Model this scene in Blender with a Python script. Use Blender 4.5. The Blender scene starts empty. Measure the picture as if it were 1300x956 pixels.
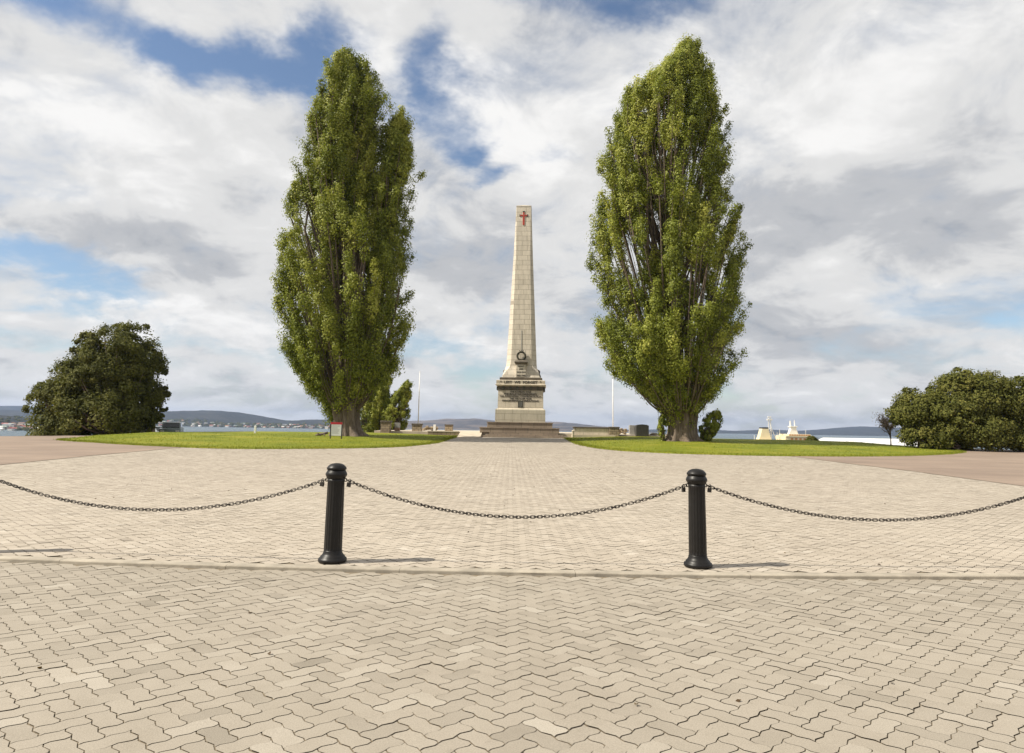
import bpy, bmesh, math, random
import numpy as np
from mathutils import Vector, Matrix
PI = math.pi
S = bpy.context.scene
COL = S.collection
RNG = np.random.default_rng(7)
random.seed(7)

# ------------------------------------------------------------------ scene objects
def tag(o, label=None, cat=None, group=None, kind=None):
    if label: o['label'] = label
    if cat: o['category'] = cat
    if group: o['group'] = group
    if kind: o['kind'] = kind
    return o

def thing(name, label, cat, loc=(0, 0, 0), rz=0.0, group=None):
    o = bpy.data.objects.new(name, None)
    COL.objects.link(o)
    o.empty_display_size = 0.2
    o.location = loc
    o.rotation_euler = (0, 0, rz)
    return tag(o, label, cat, group)

def link(name, me, mat=None, parent=None, loc=None):
    o = bpy.data.objects.new(name, me)
    COL.objects.link(o)
    for m in (mat if isinstance(mat, (list, tuple)) else [mat]):
        if m: me.materials.append(m)
    if parent: o.parent = parent
    if loc: o.location = loc
    return o

def smooth(me, on=True):
    me.polygons.foreach_set('use_smooth', [on] * len(me.polygons))
    return me

def obj(name, bm, mat, parent=None, sm=False, loc=None):
    bmesh.ops.recalc_face_normals(bm, faces=bm.faces)
    me = bpy.data.meshes.new(name)
    bm.to_mesh(me); bm.free()
    if sm: smooth(me)
    return link(name, me, mat, parent, loc)

def copy_tree(o, parent=None):
    c = o.copy(); COL.objects.link(c)
    if parent: c.parent = parent
    for ch in list(o.children): copy_tree(ch, c)
    return c

def mesh_np(name, co, faces_flat, sizes):
    """fast mesh from numpy: co (N,3), flat vertex indices, face sizes"""
    me = bpy.data.meshes.new(name)
    me.vertices.add(len(co)); me.vertices.foreach_set('co', np.asarray(co, np.float32).ravel())
    me.loops.add(len(faces_flat)); me.loops.foreach_set('vertex_index', np.asarray(faces_flat, np.int32))
    me.polygons.add(len(sizes))
    st = np.zeros(len(sizes), np.int32); st[1:] = np.cumsum(sizes)[:-1]
    me.polygons.foreach_set('loop_start', st)
    me.update(calc_edges=True)
    return me

def face_attr(me, name, vals):
    a = me.attributes.new(name, 'FLOAT', 'FACE')
    a.data.foreach_set('value', np.asarray(vals, np.float32))

# ------------------------------------------------------------------ shape helpers
def box(bm, x0, x1, y0, y1, z0, z1, bev=0.0):
    vs = [bm.verts.new(p) for p in ((x0,y0,z0),(x1,y0,z0),(x1,y1,z0),(x0,y1,z0),(x0,y0,z1),(x1,y0,z1),(x1,y1,z1),(x0,y1,z1))]
    fs = [bm.faces.new([vs[i] for i in q]) for q in ((0,3,2,1),(4,5,6,7),(0,1,5,4),(1,2,6,5),(2,3,7,6),(3,0,4,7))]
    if bev:
        es = set(e for f in fs for e in f.edges)
        bmesh.ops.bevel(bm, geom=list(es), offset=bev, segments=2, affect='EDGES', profile=0.6)

def loft(bm, rings, cap0=True, cap1=True, closed=True):
    R = [[bm.verts.new(p) for p in r] for r in rings]
    n = len(R[0])
    for a, b in zip(R[:-1], R[1:]):
        for i in range(n if closed else n - 1):
            j = (i + 1) % n
            bm.faces.new((a[i], a[j], b[j], b[i]))
    if cap0: bm.faces.new(R[0][::-1])
    if cap1: bm.faces.new(R[-1])

def lathe(bm, prof, n=32, c=(0, 0), mod=None):
    rings = []
    for r, z in prof:
        rings.append([(c[0] + r * (mod(a, z) if mod else 1) * math.cos(a), c[1] + r * (mod(a, z) if mod else 1) * math.sin(a), z)
                      for a in (2 * PI * i / n for i in range(n))])
    loft(bm, rings)

def tube(bm, pts, radii, n=8, caps=True):
    pts = [Vector(p) for p in pts]
    rings = []
    for i, p in enumerate(pts):
        d = (pts[min(i + 1, len(pts) - 1)] - pts[max(i - 1, 0)]).normalized()
        u = d.cross(Vector((0, 1, 0.13)))
        u = u.normalized() if u.length > 1e-3 else Vector((1, 0, 0))
        v = d.cross(u)
        rings.append([tuple(p + (u * math.cos(a) + v * math.sin(a)) * radii[i]) for a in (2 * PI * k / n for k in range(n))])
    loft(bm, rings, caps, caps)

def octa(w, c, z, cx=0, cy=0):
    """square ring of half-width w with corners cut by c"""
    return [(cx + x, cy + y, z) for x, y in ((-w + c, -w), (w - c, -w), (w, -w + c), (w, w - c), (w - c, w), (-w + c, w), (-w, w - c), (-w, -w + c))]

# ------------------------------------------------------------------ materials
def mat(name):
    m = bpy.data.materials.new(name); m.use_nodes = True
    nt = m.node_tree
    return m, nt, nt.nodes['Principled BSDF']

class NB:
    """tiny node builder"""
    def __init__(s, nt): s.nt = nt
    def n(s, t, **kw):
        x = s.nt.nodes.new(t)
        for k, v in kw.items():
            if k == 'inp':
                for a, b in v.items():
                    if isinstance(b, bpy.types.NodeSocket): s.nt.links.new(b, x.inputs[a])
                    else: x.inputs[a].default_value = b
            else: setattr(x, k, v)
        return x
    def math(s, op, a, b=0.0, c=0.0, clamp=False):
        x = s.n('ShaderNodeMath', operation=op, use_clamp=clamp)
        for i, v in enumerate((a, b, c)):
            if isinstance(v, bpy.types.NodeSocket): s.nt.links.new(v, x.inputs[i])
            else: x.inputs[i].default_value = v
        return x.outputs[0]
    def noise(s, vec, scale, detail=4, rough=0.55, dist=0.0):
        x = s.n('ShaderNodeTexNoise', inp={'Scale': scale, 'Detail': detail, 'Roughness': rough, 'Distortion': dist})
        if vec is not None: s.nt.links.new(vec, x.inputs['Vector'])
        return x.outputs['Fac']
    def ramp(s, fac, stops, interp='LINEAR'):
        x = s.n('ShaderNodeValToRGB'); x.color_ramp.interpolation = interp
        e = x.color_ramp.elements
        while len(e) < len(stops): e.new(0.5)
        for i, (p, c) in enumerate(stops):
            e[i].position = p; e[i].color = (*c, 1) if len(c) == 3 else c
        s.nt.links.new(fac, x.inputs[0]); return x.outputs[0]
    def mix(s, fac, a, b, blend='MIX'):
        x = s.n('ShaderNodeMix', data_type='RGBA', blend_type=blend)
        for k, v in ((0, fac), (6, a), (7, b)):
            if isinstance(v, bpy.types.NodeSocket): s.nt.links.new(v, x.inputs[k])
            else: x.inputs[k].default_value = (*v, 1) if isinstance(v, tuple) and len(v) == 3 else v
        return x.outputs[2]
    def bump(s, h, strength, dist, bsdf):
        x = s.n('ShaderNodeBump', inp={'Strength': strength, 'Distance': dist, 'Height': h})
        s.nt.links.new(x.outputs[0], bsdf.inputs['Normal']); return x
    def objco(s): return s.n('ShaderNodeTexCoord').outputs['Object']
    def pos(s): return s.n('ShaderNodeNewGeometry').outputs['Position']
    def mapping(s, v, scale=(1, 1, 1), loc=(0, 0, 0), rot=(0, 0, 0)):
        return s.n('ShaderNodeMapping', inp={'Vector': v, 'Scale': scale, 'Location': loc, 'Rotation': rot}).outputs[0]

def simple(name, col, rough=0.7, var=0.15, scale=6.0, bump=0.0, metallic=0.0, spec=0.5):
    m, nt, b = mat(name); g = NB(nt)
    co = g.objco()
    f = g.noise(co, scale, 5, 0.6)
    lo = tuple(c * (1 - var) for c in col); hi = tuple(min(1, c * (1 + var)) for c in col)
    nt.links.new(g.ramp(f, ((0.3, lo), (0.7, hi))), b.inputs['Base Color'])
    b.inputs['Roughness'].default_value = rough; b.inputs['Metallic'].default_value = metallic
    b.inputs['Specular IOR Level'].default_value = spec
    if bump: g.bump(g.noise(co, scale * 4, 4), bump, 0.02, b)
    return m

def leaf_mat(name, dark, mid, light, trans=0.3, rough=0.55):
    m, nt, b = mat(name); g = NB(nt)
    t = g.n('ShaderNodeAttribute', attribute_name='tint').outputs['Fac']
    c = g.ramp(t, ((0.0, dark), (0.5, mid), (1.0, light)))
    nt.links.new(c, b.inputs['Base Color'])
    b.inputs['Roughness'].default_value = rough
    b.inputs['Specular IOR Level'].default_value = 0.2
    tr = g.n('ShaderNodeBsdfTranslucent')
    nt.links.new(g.mix(1.0, c, (1.0, 1.05, 0.55), 'MULTIPLY'), tr.inputs['Color'])
    mx = g.n('ShaderNodeMixShader', inp={0: trans})
    nt.links.new(b.outputs[0], mx.inputs[1]); nt.links.new(tr.outputs[0], mx.inputs[2])
    nt.links.new(mx.outputs[0], nt.nodes['Material Output'].inputs['Surface'])
    return m

def paver_mat(name, c0, c1, c2, stain):
    m, nt, b = mat(name); g = NB(nt)
    t = g.n('ShaderNodeAttribute', attribute_name='tint').outputs['Fac']
    p = g.pos()
    base = g.ramp(t, ((0.0, c0), (0.45, c1), (0.6, c1), (1.0, c2)))
    big = g.noise(p, 0.35, 5, 0.6)
    base = g.mix(g.math('MULTIPLY', g.ramp(big, ((0.42, (0, 0, 0)), (0.68, (1, 1, 1)))), 0.55), base, g.mix(1.0, base, stain, 'MULTIPLY'))
    med = g.noise(p, 3.0, 6, 0.65)
    base = g.mix(g.math('MULTIPLY', g.ramp(med, ((0.45, (0, 0, 0)), (0.75, (1, 1, 1)))), 0.35), base, g.mix(1.0, base, (0.72, 0.70, 0.66), 'MULTIPLY'))
    spot = g.noise(p, 9.0, 4, 0.8)
    base = g.mix(g.math('MULTIPLY', g.ramp(spot, ((0.62, (0, 0, 0)), (0.72, (1, 1, 1)))), 0.30), base, (0.16, 0.135, 0.10))
    fine = g.noise(p, 140.0, 3, 0.7)
    base = g.mix(0.5, base, g.mix(1.0, base, g.ramp(fine, ((0.3, (0.62, 0.62, 0.62)), (0.7, (1.3, 1.3, 1.3)))), 'MULTIPLY'))
    nt.links.new(base, b.inputs['Base Color'])
    b.inputs['Roughness'].default_value = 0.85; b.inputs['Specular IOR Level'].default_value = 0.3
    g.bump(fine, 0.35, 0.004, b)
    return m

def bark_mat():
    m, nt, b = mat('poplar_bark'); g = NB(nt)
    co = g.mapping(g.objco(), (2.2, 2.2, 0.45))
    f = g.noise(co, 3.0, 8, 0.7, 0.4)
    nt.links.new(g.ramp(f, ((0.25, (0.045, 0.032, 0.022)), (0.5, (0.14, 0.105, 0.075)), (0.75, (0.27, 0.22, 0.17)))), b.inputs['Base Color'])
    b.inputs['Roughness'].default_value = 0.9
    g.bump(f, 0.9, 0.12, b)
    return m

def ashlar_mat(name, a, bcol, mortar, rows=0.5, width=1.1, streak=0.25):
    m, nt, b = mat(name); g = NB(nt)
    co = g.objco()
    sp = g.n('ShaderNodeSeparateXYZ', inp={0: co})
    v = g.n('ShaderNodeCombineXYZ', inp={0: g.math('ADD', sp.outputs[0], sp.outputs[1]), 1: sp.outputs[2]}).outputs[0]
    br = g.n('ShaderNodeTexBrick', offset=0.5, inp={'Vector': v, 'Color1': (*a, 1), 'Color2': (*bcol, 1), 'Mortar': (*mortar, 1), 'Scale': 1.0,
             'Mortar Size': 0.022, 'Mortar Smooth': 0.3, 'Bias': -0.2, 'Brick Width': width, 'Row Height': rows})
    c = br.outputs['Color']
    w = g.noise(g.mapping(co, (1.5, 1.5, 0.35)), 2.0, 7, 0.65)
    c = g.mix(streak * 2, c, g.mix(1.0, c, g.ramp(w, ((0.3, (0.62, 0.6, 0.55)), (0.62, (1.08, 1.06, 1.02)))), 'MULTIPLY'))
    s = g.noise(co, 30, 4, 0.7)
    c = g.mix(0.3, c, g.mix(1.0, c, g.ramp(s, ((0.3, (0.7, 0.7, 0.7)), (0.7, (1.2, 1.2, 1.2)))), 'MULTIPLY'))
    nt.links.new(c, b.inputs['Base Color'])
    b.inputs['Roughness'].default_value = 0.85
    g.bump(g.math('SUBTRACT', s, g.math('MULTIPLY', br.outputs['Fac'], 3.0)), 0.3, 0.02, b)
    return m

M = {}
M['road_paver'] = paver_mat('road_paver', (0.25, 0.220, 0.177), (0.330, 0.291, 0.237), (0.41, 0.370, 0.310), (0.80, 0.79, 0.77))
M['plaza_paver'] = paver_mat('plaza_paver', (0.325, 0.282, 0.228), (0.415, 0.362, 0.295), (0.49, 0.438, 0.367), (0.86, 0.85, 0.84))
M['joint'] = simple('joint_sand', (0.17, 0.135, 0.09), 0.95, 0.3, 8)
M['kerb'] = simple('kerb_concrete', (0.335, 0.295, 0.235), 0.9, 0.3, 3, 0.3)
M['black'] = simple('bollard_paint', (0.009, 0.0078, 0.007), 0.42, 0.3, 9, 0.06, spec=0.3)
M['chain'] = simple('chain_iron', (0.014, 0.010, 0.008), 0.5, 0.4, 40, spec=0.3)
M['lock'] = simple('padlock_steel', (0.05, 0.045, 0.04), 0.4, 0.3, 30, metallic=0.5)
M['bark'] = bark_mat()
M['poplar_leaf'] = leaf_mat('poplar_leaf', (0.075, 0.095, 0.012), (0.225, 0.255, 0.034), (0.47, 0.46, 0.10), 0.30, 0.5)
M['dark_leaf'] = leaf_mat('dark_leaf', (0.045, 0.053, 0.013), (0.115, 0.118, 0.027), (0.22, 0.20, 0.055), 0.3, 0.75)
M['olive_leaf'] = leaf_mat('olive_leaf', (0.045, 0.055, 0.011), (0.125, 0.130, 0.028), (0.23, 0.205, 0.052), 0.28, 0.75)
M['dry_leaf'] = leaf_mat('dry_leaf', (0.14, 0.095, 0.07), (0.26, 0.19, 0.145), (0.38, 0.30, 0.23), 0.3)
M['twig_leaf'] = leaf_mat('fallen_leaf', (0.04, 0.025, 0.012), (0.10, 0.06, 0.025), (0.2, 0.14, 0.05), 0.1)
M['twig'] = simple('twig_bark', (0.2, 0.145, 0.115), 0.9, 0.3, 6)
M['shaft'] = ashlar_mat('sandstone_ashlar', (0.66, 0.595, 0.505), (0.57, 0.515, 0.435), (0.38, 0.33, 0.27), 0.52, 1.05)
M['dado'] = ashlar_mat('dado_stone', (0.63, 0.56, 0.455), (0.57, 0.505, 0.405), (0.40, 0.35, 0.27), 0.62, 1.5)
M['plinth'] = ashlar_mat('plinth_stone', (0.48, 0.44, 0.35), (0.43, 0.40, 0.32), (0.28, 0.25, 0.19), 0.62, 1.6)
M['step'] = ashlar_mat('step_stone', (0.28, 0.225, 0.17), (0.24, 0.19, 0.145), (0.13, 0.105, 0.08), 3.0, 1.2)
M['darkstone'] = simple('dark_stone', (0.12, 0.10, 0.075), 0.85, 0.3, 3, 0.3)
M['terrace'] = simple('terrace_paving', (0.50, 0.43, 0.33), 0.9, 0.15, 1.2)
M['bronze'] = simple('bronze', (0.06, 0.058, 0.042), 0.5, 0.4, 12, 0, 0.6)
M['letter'] = simple('inscription_lead', (0.03, 0.025, 0.02), 0.7, 0.2, 9)
M['cross_red'] = simple('cross_red', (0.40, 0.045, 0.025), 0.6, 0.25, 9)
M['rubble'] = ashlar_mat('rubble_stone', (0.40, 0.32, 0.22), (0.26, 0.20, 0.135), (0.13, 0.10, 0.07), 0.24, 0.42)
M['redbrick'] = ashlar_mat('red_brick', (0.33, 0.16, 0.09), (0.27, 0.13, 0.08), (0.3, 0.25, 0.2), 0.09, 0.24)
M['greystone'] = simple('grey_stone', (0.30, 0.29, 0.27), 0.8, 0.2, 4, 0.2)
M['darkmetal'] = simple('dark_cabinet', (0.045, 0.042, 0.035), 0.6, 0.25, 5)
M['white'] = simple('white_paint', (0.78, 0.77, 0.74), 0.5, 0.06, 4)
M['panel'] = simple('sign_panel', (0.70, 0.70, 0.69), 0.45, 0.05, 3)
M['red'] = simple('sign_red', (0.42, 0.02, 0.03), 0.45, 0.1, 4)
M['print'] = simple('sign_print', (0.35, 0.35, 0.36), 0.6, 0.1, 4)
M['post_black'] = simple('black_post', (0.02, 0.02, 0.02), 0.45, 0.2, 8)

def asphalt_mat():
    m, nt, b = mat('pink_asphalt'); g = NB(nt)
    p = g.pos()
    c = g.ramp(g.noise(p, 0.25, 6, 0.6), ((0.35, (0.215, 0.160, 0.122)), (0.65, (0.28, 0.212, 0.162))))
    f = g.noise(p, 90, 3, 0.8)
    c = g.mix(0.5, c, g.mix(1.0, c, g.ramp(f, ((0.3, (0.65, 0.65, 0.65)), (0.7, (1.3, 1.3, 1.3)))), 'MULTIPLY'))
    st = g.noise(g.mapping(p, (0.12, 0.9, 1)), 1.0, 5, 0.6)
    c = g.mix(0.4, c, g.mix(1.0, c, g.ramp(st, ((0.35, (0.75, 0.75, 0.76)), (0.6, (1.1, 1.08, 1.05)))), 'MULTIPLY'))
    nt.links.new(c, b.inputs['Base Color']); b.inputs['Roughness'].default_value = 0.9
    g.bump(f, 0.4, 0.01, b)
    return m
M['asphalt'] = asphalt_mat()

def lawn_mat():
    m, nt, b = mat('lawn_grass'); g = NB(nt)
    p = g.pos()
    c = g.ramp(g.noise(p, 0.35, 6, 0.6), ((0.28, (0.12, 0.155, 0.010)), (0.5, (0.200, 0.222, 0.014)), (0.74, (0.30, 0.275, 0.035))))
    st = g.noise(g.mapping(p, (0.16, 1.6, 1)), 1.0, 6, 0.65)
    c = g.mix(0.45, c, g.mix(1.0, c, g.ramp(st, ((0.35, (0.62, 0.70, 0.6)), (0.65, (1.2, 1.12, 1.1)))), 'MULTIPLY'))
    f = g.noise(p, 22, 4, 0.8)
    c = g.mix(0.6, c, g.mix(1.0, c, g.ramp(f, ((0.3, (0.5, 0.55, 0.5)), (0.7, (1.35, 1.3, 1.3)))), 'MULTIPLY'))
    nt.links.new(c, b.inputs['Base Color']); b.inputs['Roughness'].default_value = 0.8
    b.inputs['Specular IOR Level'].default_value = 0.2
    g.bump(f, 0.8, 0.06, b)
    return m
M['lawn'] = lawn_mat()
M['blade'] = leaf_mat('grass_blade', (0.10, 0.14, 0.012), (0.19, 0.215, 0.018), (0.32, 0.29, 0.05), 0.3)
M['soil'] = simple('rough_grass', (0.13, 0.12, 0.05), 0.95, 0.4, 0.2)

def water_mat():
    m, nt, b = mat('estuary_water'); g = NB(nt)
    p = g.pos()
    b.inputs['Base Color'].default_value = (0.05, 0.085, 0.095, 1)
    b.inputs['Roughness'].default_value = 0.22; b.inputs['IOR'].default_value = 1.33
    h = g.noise(g.mapping(p, (0.10, 0.25, 1)), 1.0, 5, 0.65)
    g.bump(h, 1.0, 3.0, b)
    return m
M['water'] = water_mat()

def hill_mat(name, forest, field, dry, thr):
    m, nt, b = mat(name); g = NB(nt)
    p = g.pos()
    n1 = g.noise(g.mapping(p, (1, 1, 3)), 0.004, 8, 0.62)
    n2 = g.noise(p, 0.03, 5, 0.7)
    c = g.mix(g.ramp(n1, ((thr, (0, 0, 0)), (thr + 0.08, (1, 1, 1)))), forest, field)
    c = g.mix(g.ramp(n2, ((0.52, (0, 0, 0)), (0.62, (1, 1, 1)))), c, g.mix(0.5, c, dry))
    nt.links.new(c, b.inputs['Base Color']); b.inputs['Roughness'].default_value = 0.95
    b.inputs['Specular IOR Level'].default_value = 0.1
    return m
M['hill_forest'] = hill_mat('hill_forest', (0.022, 0.025, 0.022), (0.04, 0.042, 0.036), (0.08, 0.07, 0.055), 0.58)
M['hill_dry'] = hill_mat('hill_dry', (0.055, 0.05, 0.045), (0.13, 0.105, 0.085), (0.15, 0.12, 0.095), 0.46)

# ------------------------------------------------------------------ ground levels
def g_z(y):
    """level of the plaza: nearly flat at the kerb, rising gently to the monument"""
    t = np.clip((np.asarray(y, float) - 15) / 50, 0, 1.05)
    return 0.024 + 0.483 * t ** 2.3
def crest_y(x):
    x = np.asarray(x, float)
    l = 63 - np.clip(-x - 22, 0, None) * 0.95
    r = 63 - np.clip(x - 26, 0, None) * 0.55
    y = np.where(x < 0, l, r)
    return np.clip(np.where((x > -13.5) & (x < 17.5), 92, y), 18, None)
def terr(x, y):
    """ground under everything: plateau, then a bank down to the water"""
    x = np.asarray(x, float); y = np.asarray(y, float)
    d = np.clip(y - crest_y(x), 0, None)
    fall = np.where(d < 8, 0.018 * d * d, 0.018 * 64 + 0.288 * (d - 8))
    return np.maximum(g_z(y) - fall, -24)

def grid_mesh(name, xs, ys, zf):
    X, Y = np.meshgrid(xs, ys)
    Z = zf(X, Y)
    co = np.stack([X, Y, Z], -1).reshape(-1, 3)
    nx, ny = len(xs), len(ys)
    i = (np.arange(ny - 1)[:, None] * nx + np.arange(nx - 1)[None, :]).ravel()
    f = np.stack([i, i + 1, i + 1 + nx, i + nx], -1)
    return smooth(mesh_np(name, co, f.ravel(), np.full(len(f), 4, np.int32)))

def struct(name, me, m):
    return tag(link(name, me, m), kind='structure')

# big ground sheet (earth bank and sea bed), 12 cm under the surfaces laid on it
xs = np.unique(np.concatenate([np.linspace(-9000, -120, 30), np.arange(-120, 121, 3.0), np.linspace(120, 9000, 30)]))
ys = np.unique(np.concatenate([np.linspace(-400, -20, 12), np.arange(-20, 190, 2.0), np.linspace(190, 9000, 40)]))
struct('ground', grid_mesh('ground', xs, ys, lambda X, Y: terr(X, Y) - 0.12), M['soil'])
struct('water', grid_mesh('water', np.linspace(-12000, 12000, 13), np.linspace(95, 16000, 14), lambda X, Y: X * 0 - 18.0), M['water'])

# ------------------------------------------------------------------ interlocking pavers
MC = (0.25, 69.5)                       # centre of the round plaza
R_OUT, R_IN = 62.30, 62.17              # the kerb ring
W = 0.1125
PZ = 0.068
def bricks(x0, x1, y0, y1, keep, zf, quad_from, seed):
    """herringbone of 2:1 zigzag-edged pavers at 45 degrees; keep(x,y)->mask; zf(x,y)->z"""
    rng = np.random.default_rng(seed)
    c45 = math.sqrt(0.5)
    # lattice in brick units: (i+2k , i-2k) + horizontal brick (0,0)-(2,1) / vertical (2? ) 
    cx, cy = (x0 + x1) / 2, (y0 + y1) / 2
    ni = int((y1 - y0) / (W * math.sqrt(2))) + 4; nk = int((x1 - x0) / (2 * W * math.sqrt(2))) + 4
    i, k = np.meshgrid(np.arange(-ni // 2, ni // 2 + 1), np.arange(-nk // 2, nk // 2 + 1))
    U = (i + 2 * k).ravel().astype(float); V = (i - 2 * k).ravel().astype(float)
    g = 0.029
    def per(a0, b0, a1, b1, dense):
        P = []
        def edge(p, q):
            n = int(round(max(abs(q[0] - p[0]), abs(q[1] - p[1]))))
            P.append(p)
            if dense:
                for t in range(n):
                    for h in (0.25, 0.75):
                        s = (t + h) / n
                        P.append((p[0] + (q[0] - p[0]) * s, p[1] + (q[1] - p[1]) * s))
        edge((a0, b0), (a1, b0)); edge((a1, b0), (a1, b1)); edge((a1, b1), (a0, b1)); edge((a0, b1), (a0, b0))
        return np.array(P)
    def rect(w, h, du, dv, dense):
        P = per(0, 0, w, h, dense)
        wrp = lambda t: PZ * np.interp(np.mod(t, 1), (0, .25, .75, 1), (0, 1, -1, 0))
        if dense:
            Q = P + np.stack([wrp(P[:, 1]), wrp(P[:, 0])], -1) * np.array([1.0, 1.0])
        else: Q = P
        inset = np.sign(np.array([w / 2, h / 2]) - P) * g
        inset[np.abs(P[:, 0] - 0) > 1e-6, 0] *= (np.abs(P[np.abs(P[:, 0] - 0) > 1e-6, 0] - w) < 1e-6)
        inset[np.abs(P[:, 1] - 0) > 1e-6, 1] *= (np.abs(P[np.abs(P[:, 1] - 0) > 1e-6, 1] - h) < 1e-6)
        return Q + inset + np.array([du, dv])
    def to_xy(u, v):
        return cx + (u - v) * W * c45, cy + (u + v) * W * c45
    CO, FL, SZ, TI = [], [], [], []
    base = 0
    for (w, h, du, dv) in ((2, 1, 0, 0), (1, 2, 1, -2)):
        mx, my = to_xy(U + du + w / 2, V + dv + h / 2)
        ok = keep(mx, my) & (mx > x0) & (mx < x1) & (my > y0) & (my < y1)
        for dense in (True, False):
            sel = ok & ((my < quad_from) if dense else (my >= quad_from))
            if not sel.any(): continue
            Q = rect(w, h, du, dv, dense)
            n = len(Q); N = int(sel.sum())
            u = U[sel][:, None] + Q[None, :, 0]; v = V[sel][:, None] + Q[None, :, 1]
            x, y = to_xy(u, v)
            # tiny settling of each paver: lift and tilt
            lift = rng.normal(0, 0.0011, (N, 1)); tx = rng.normal(0, 0.007, (N, 1)); ty = rng.normal(0, 0.007, (N, 1))
            z = zf(x, y) + lift + (x - x.mean(1, keepdims=True)) * tx + (y - y.mean(1, keepdims=True)) * ty
            CO.append(np.stack([x, y, z], -1).reshape(-1, 3))
            FL.append(np.arange(N * n) + base); SZ.append(np.full(N, n, np.int32))
            TI.append(np.clip(rng.normal(0.5, 0.15, N), 0, 1))
            base += N * n
    me = mesh_np('paving', np.concatenate(CO), np.concatenate(FL), np.concatenate(SZ))
    face_attr(me, 'tint', np.concatenate(TI))
    return me

rad = lambda x, y: np.hypot(x - MC[0], y - MC[1])
# road in front of the kerb
o = struct('road', bricks(-11, 11, 0.6, 9.2, lambda x, y: rad(x, y) > R_OUT - 0.02, lambda x, y: x * 0, 99, 3), M['road_paver'])
struct('road_bed', grid_mesh('road_bed', np.linspace(-40, 40, 9), np.linspace(-20, 8.6, 8), lambda X, Y: X * 0 - 0.0055), M['joint'])
# plaza between kerb and monument
def plaza_keep(x, y):
    inside = (rad(x, y) < R_IN - 0.005) & (y < 66.2)
    side = (x > -18.6) & (x < 17.2)
    far = (y < 40.5) | ((x > -7.9 + np.clip(y - 40, 0, 17) * 0.14) & (x < 8.6 - np.clip(y - 40, 0, 9) * 0.3))
    return inside & side & far
struct('plaza', bricks(-19, 18, 6.9, 66.5, plaza_keep, lambda x, y: g_z(y) + 0.008, 26, 5), M['plaza_paver'])
def ring_sheet(name, zoff, m):
    ys = np.unique(np.concatenate([np.arange(7.2, 70.1, 0.5)]))
    co, f = [], []
    us = np.linspace(0, 1, 40)
    for y in ys:
        h = math.sqrt(max(0.01, (R_IN + 0.1) ** 2 - (y - MC[1]) ** 2)); h = min(h, 21)
        co += [(MC[0] + (2 * u - 1) * h, y, float(g_z(y)) + zoff) for u in us]
    for j in range(len(ys) - 1):
        for i in range(39):
            a = j * 40 + i; f.append((a, a + 1, a + 41, a + 40))
    return struct(name, smooth(mesh_np(name, co, np.array(f).ravel(), np.full(len(f), 4, np.int32))), m)
ring_sheet('plaza_bed', 0.0, M['joint'])

# kerb: precast lengths following the ring, low rounded face to the road
bm = bmesh.new()
prof = [(R_OUT, -0.06), (R_OUT - 0.002, 0.024), (R_OUT - 0.007, 0.032), (R_OUT - 0.017, 0.036), (R_IN + 0.008, 0.038), (R_IN, 0.036), (R_IN, -0.06)]
L = 1.8; da = L / R_OUT
for k in range(-14, 14):
    rings = []
    for s in (0.0012, 0.5, 0.9988):
        a = -PI / 2 + (k + s) * da + 0.007
        rings.append([(MC[0] + r * math.cos(a), MC[1] + r * math.sin(a), z + 0.0006 * (k % 3)) for r, z in prof])
    loft(bm, rings)
obj('kerb', bm, M['kerb'])['kind'] = 'structure'

# asphalt aprons either side of the paved circle
def apron(name, xin, xout, y0, y1):
    ys = np.arange(y0, y1 + 0.1, 0.5); us = np.linspace(0, 1, 40) ** 1.6
    co, f = [], []
    for y in ys:
        xi = xin(y)
        for u in us:
            x = xi + (xout - xi) * u
            co.append((x, y, float(terr(x, y)) + 0.020))
    for j in range(len(ys) - 1):
        for i in range(39):
            a = j * 40 + i; f.append((a, a + 1, a + 41, a + 40))
    me = smooth(mesh_np(name, co, np.array(f).ravel(), np.full(len(f), 4, np.int32)))
    o = struct(name, me, M['asphalt'])
    bm = bmesh.new(); bm.from_mesh(me); bmesh.ops.recalc_face_normals(bm, faces=bm.faces); bm.to_mesh(me); bm.free()
apron('asphalt_apron', lambda y: np.interp(y, (9, 22, 28, 38, 60), (-14.6, -16.1, -17.0, -17.75, -18.5)), -90, 9, 62)
apron('asphalt_apron', lambda y: np.interp(y, (9, 20, 27, 38, 60), (14.0, 14.88, 15.57, 15.68, 16.2)), 90, 9, 64)

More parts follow.
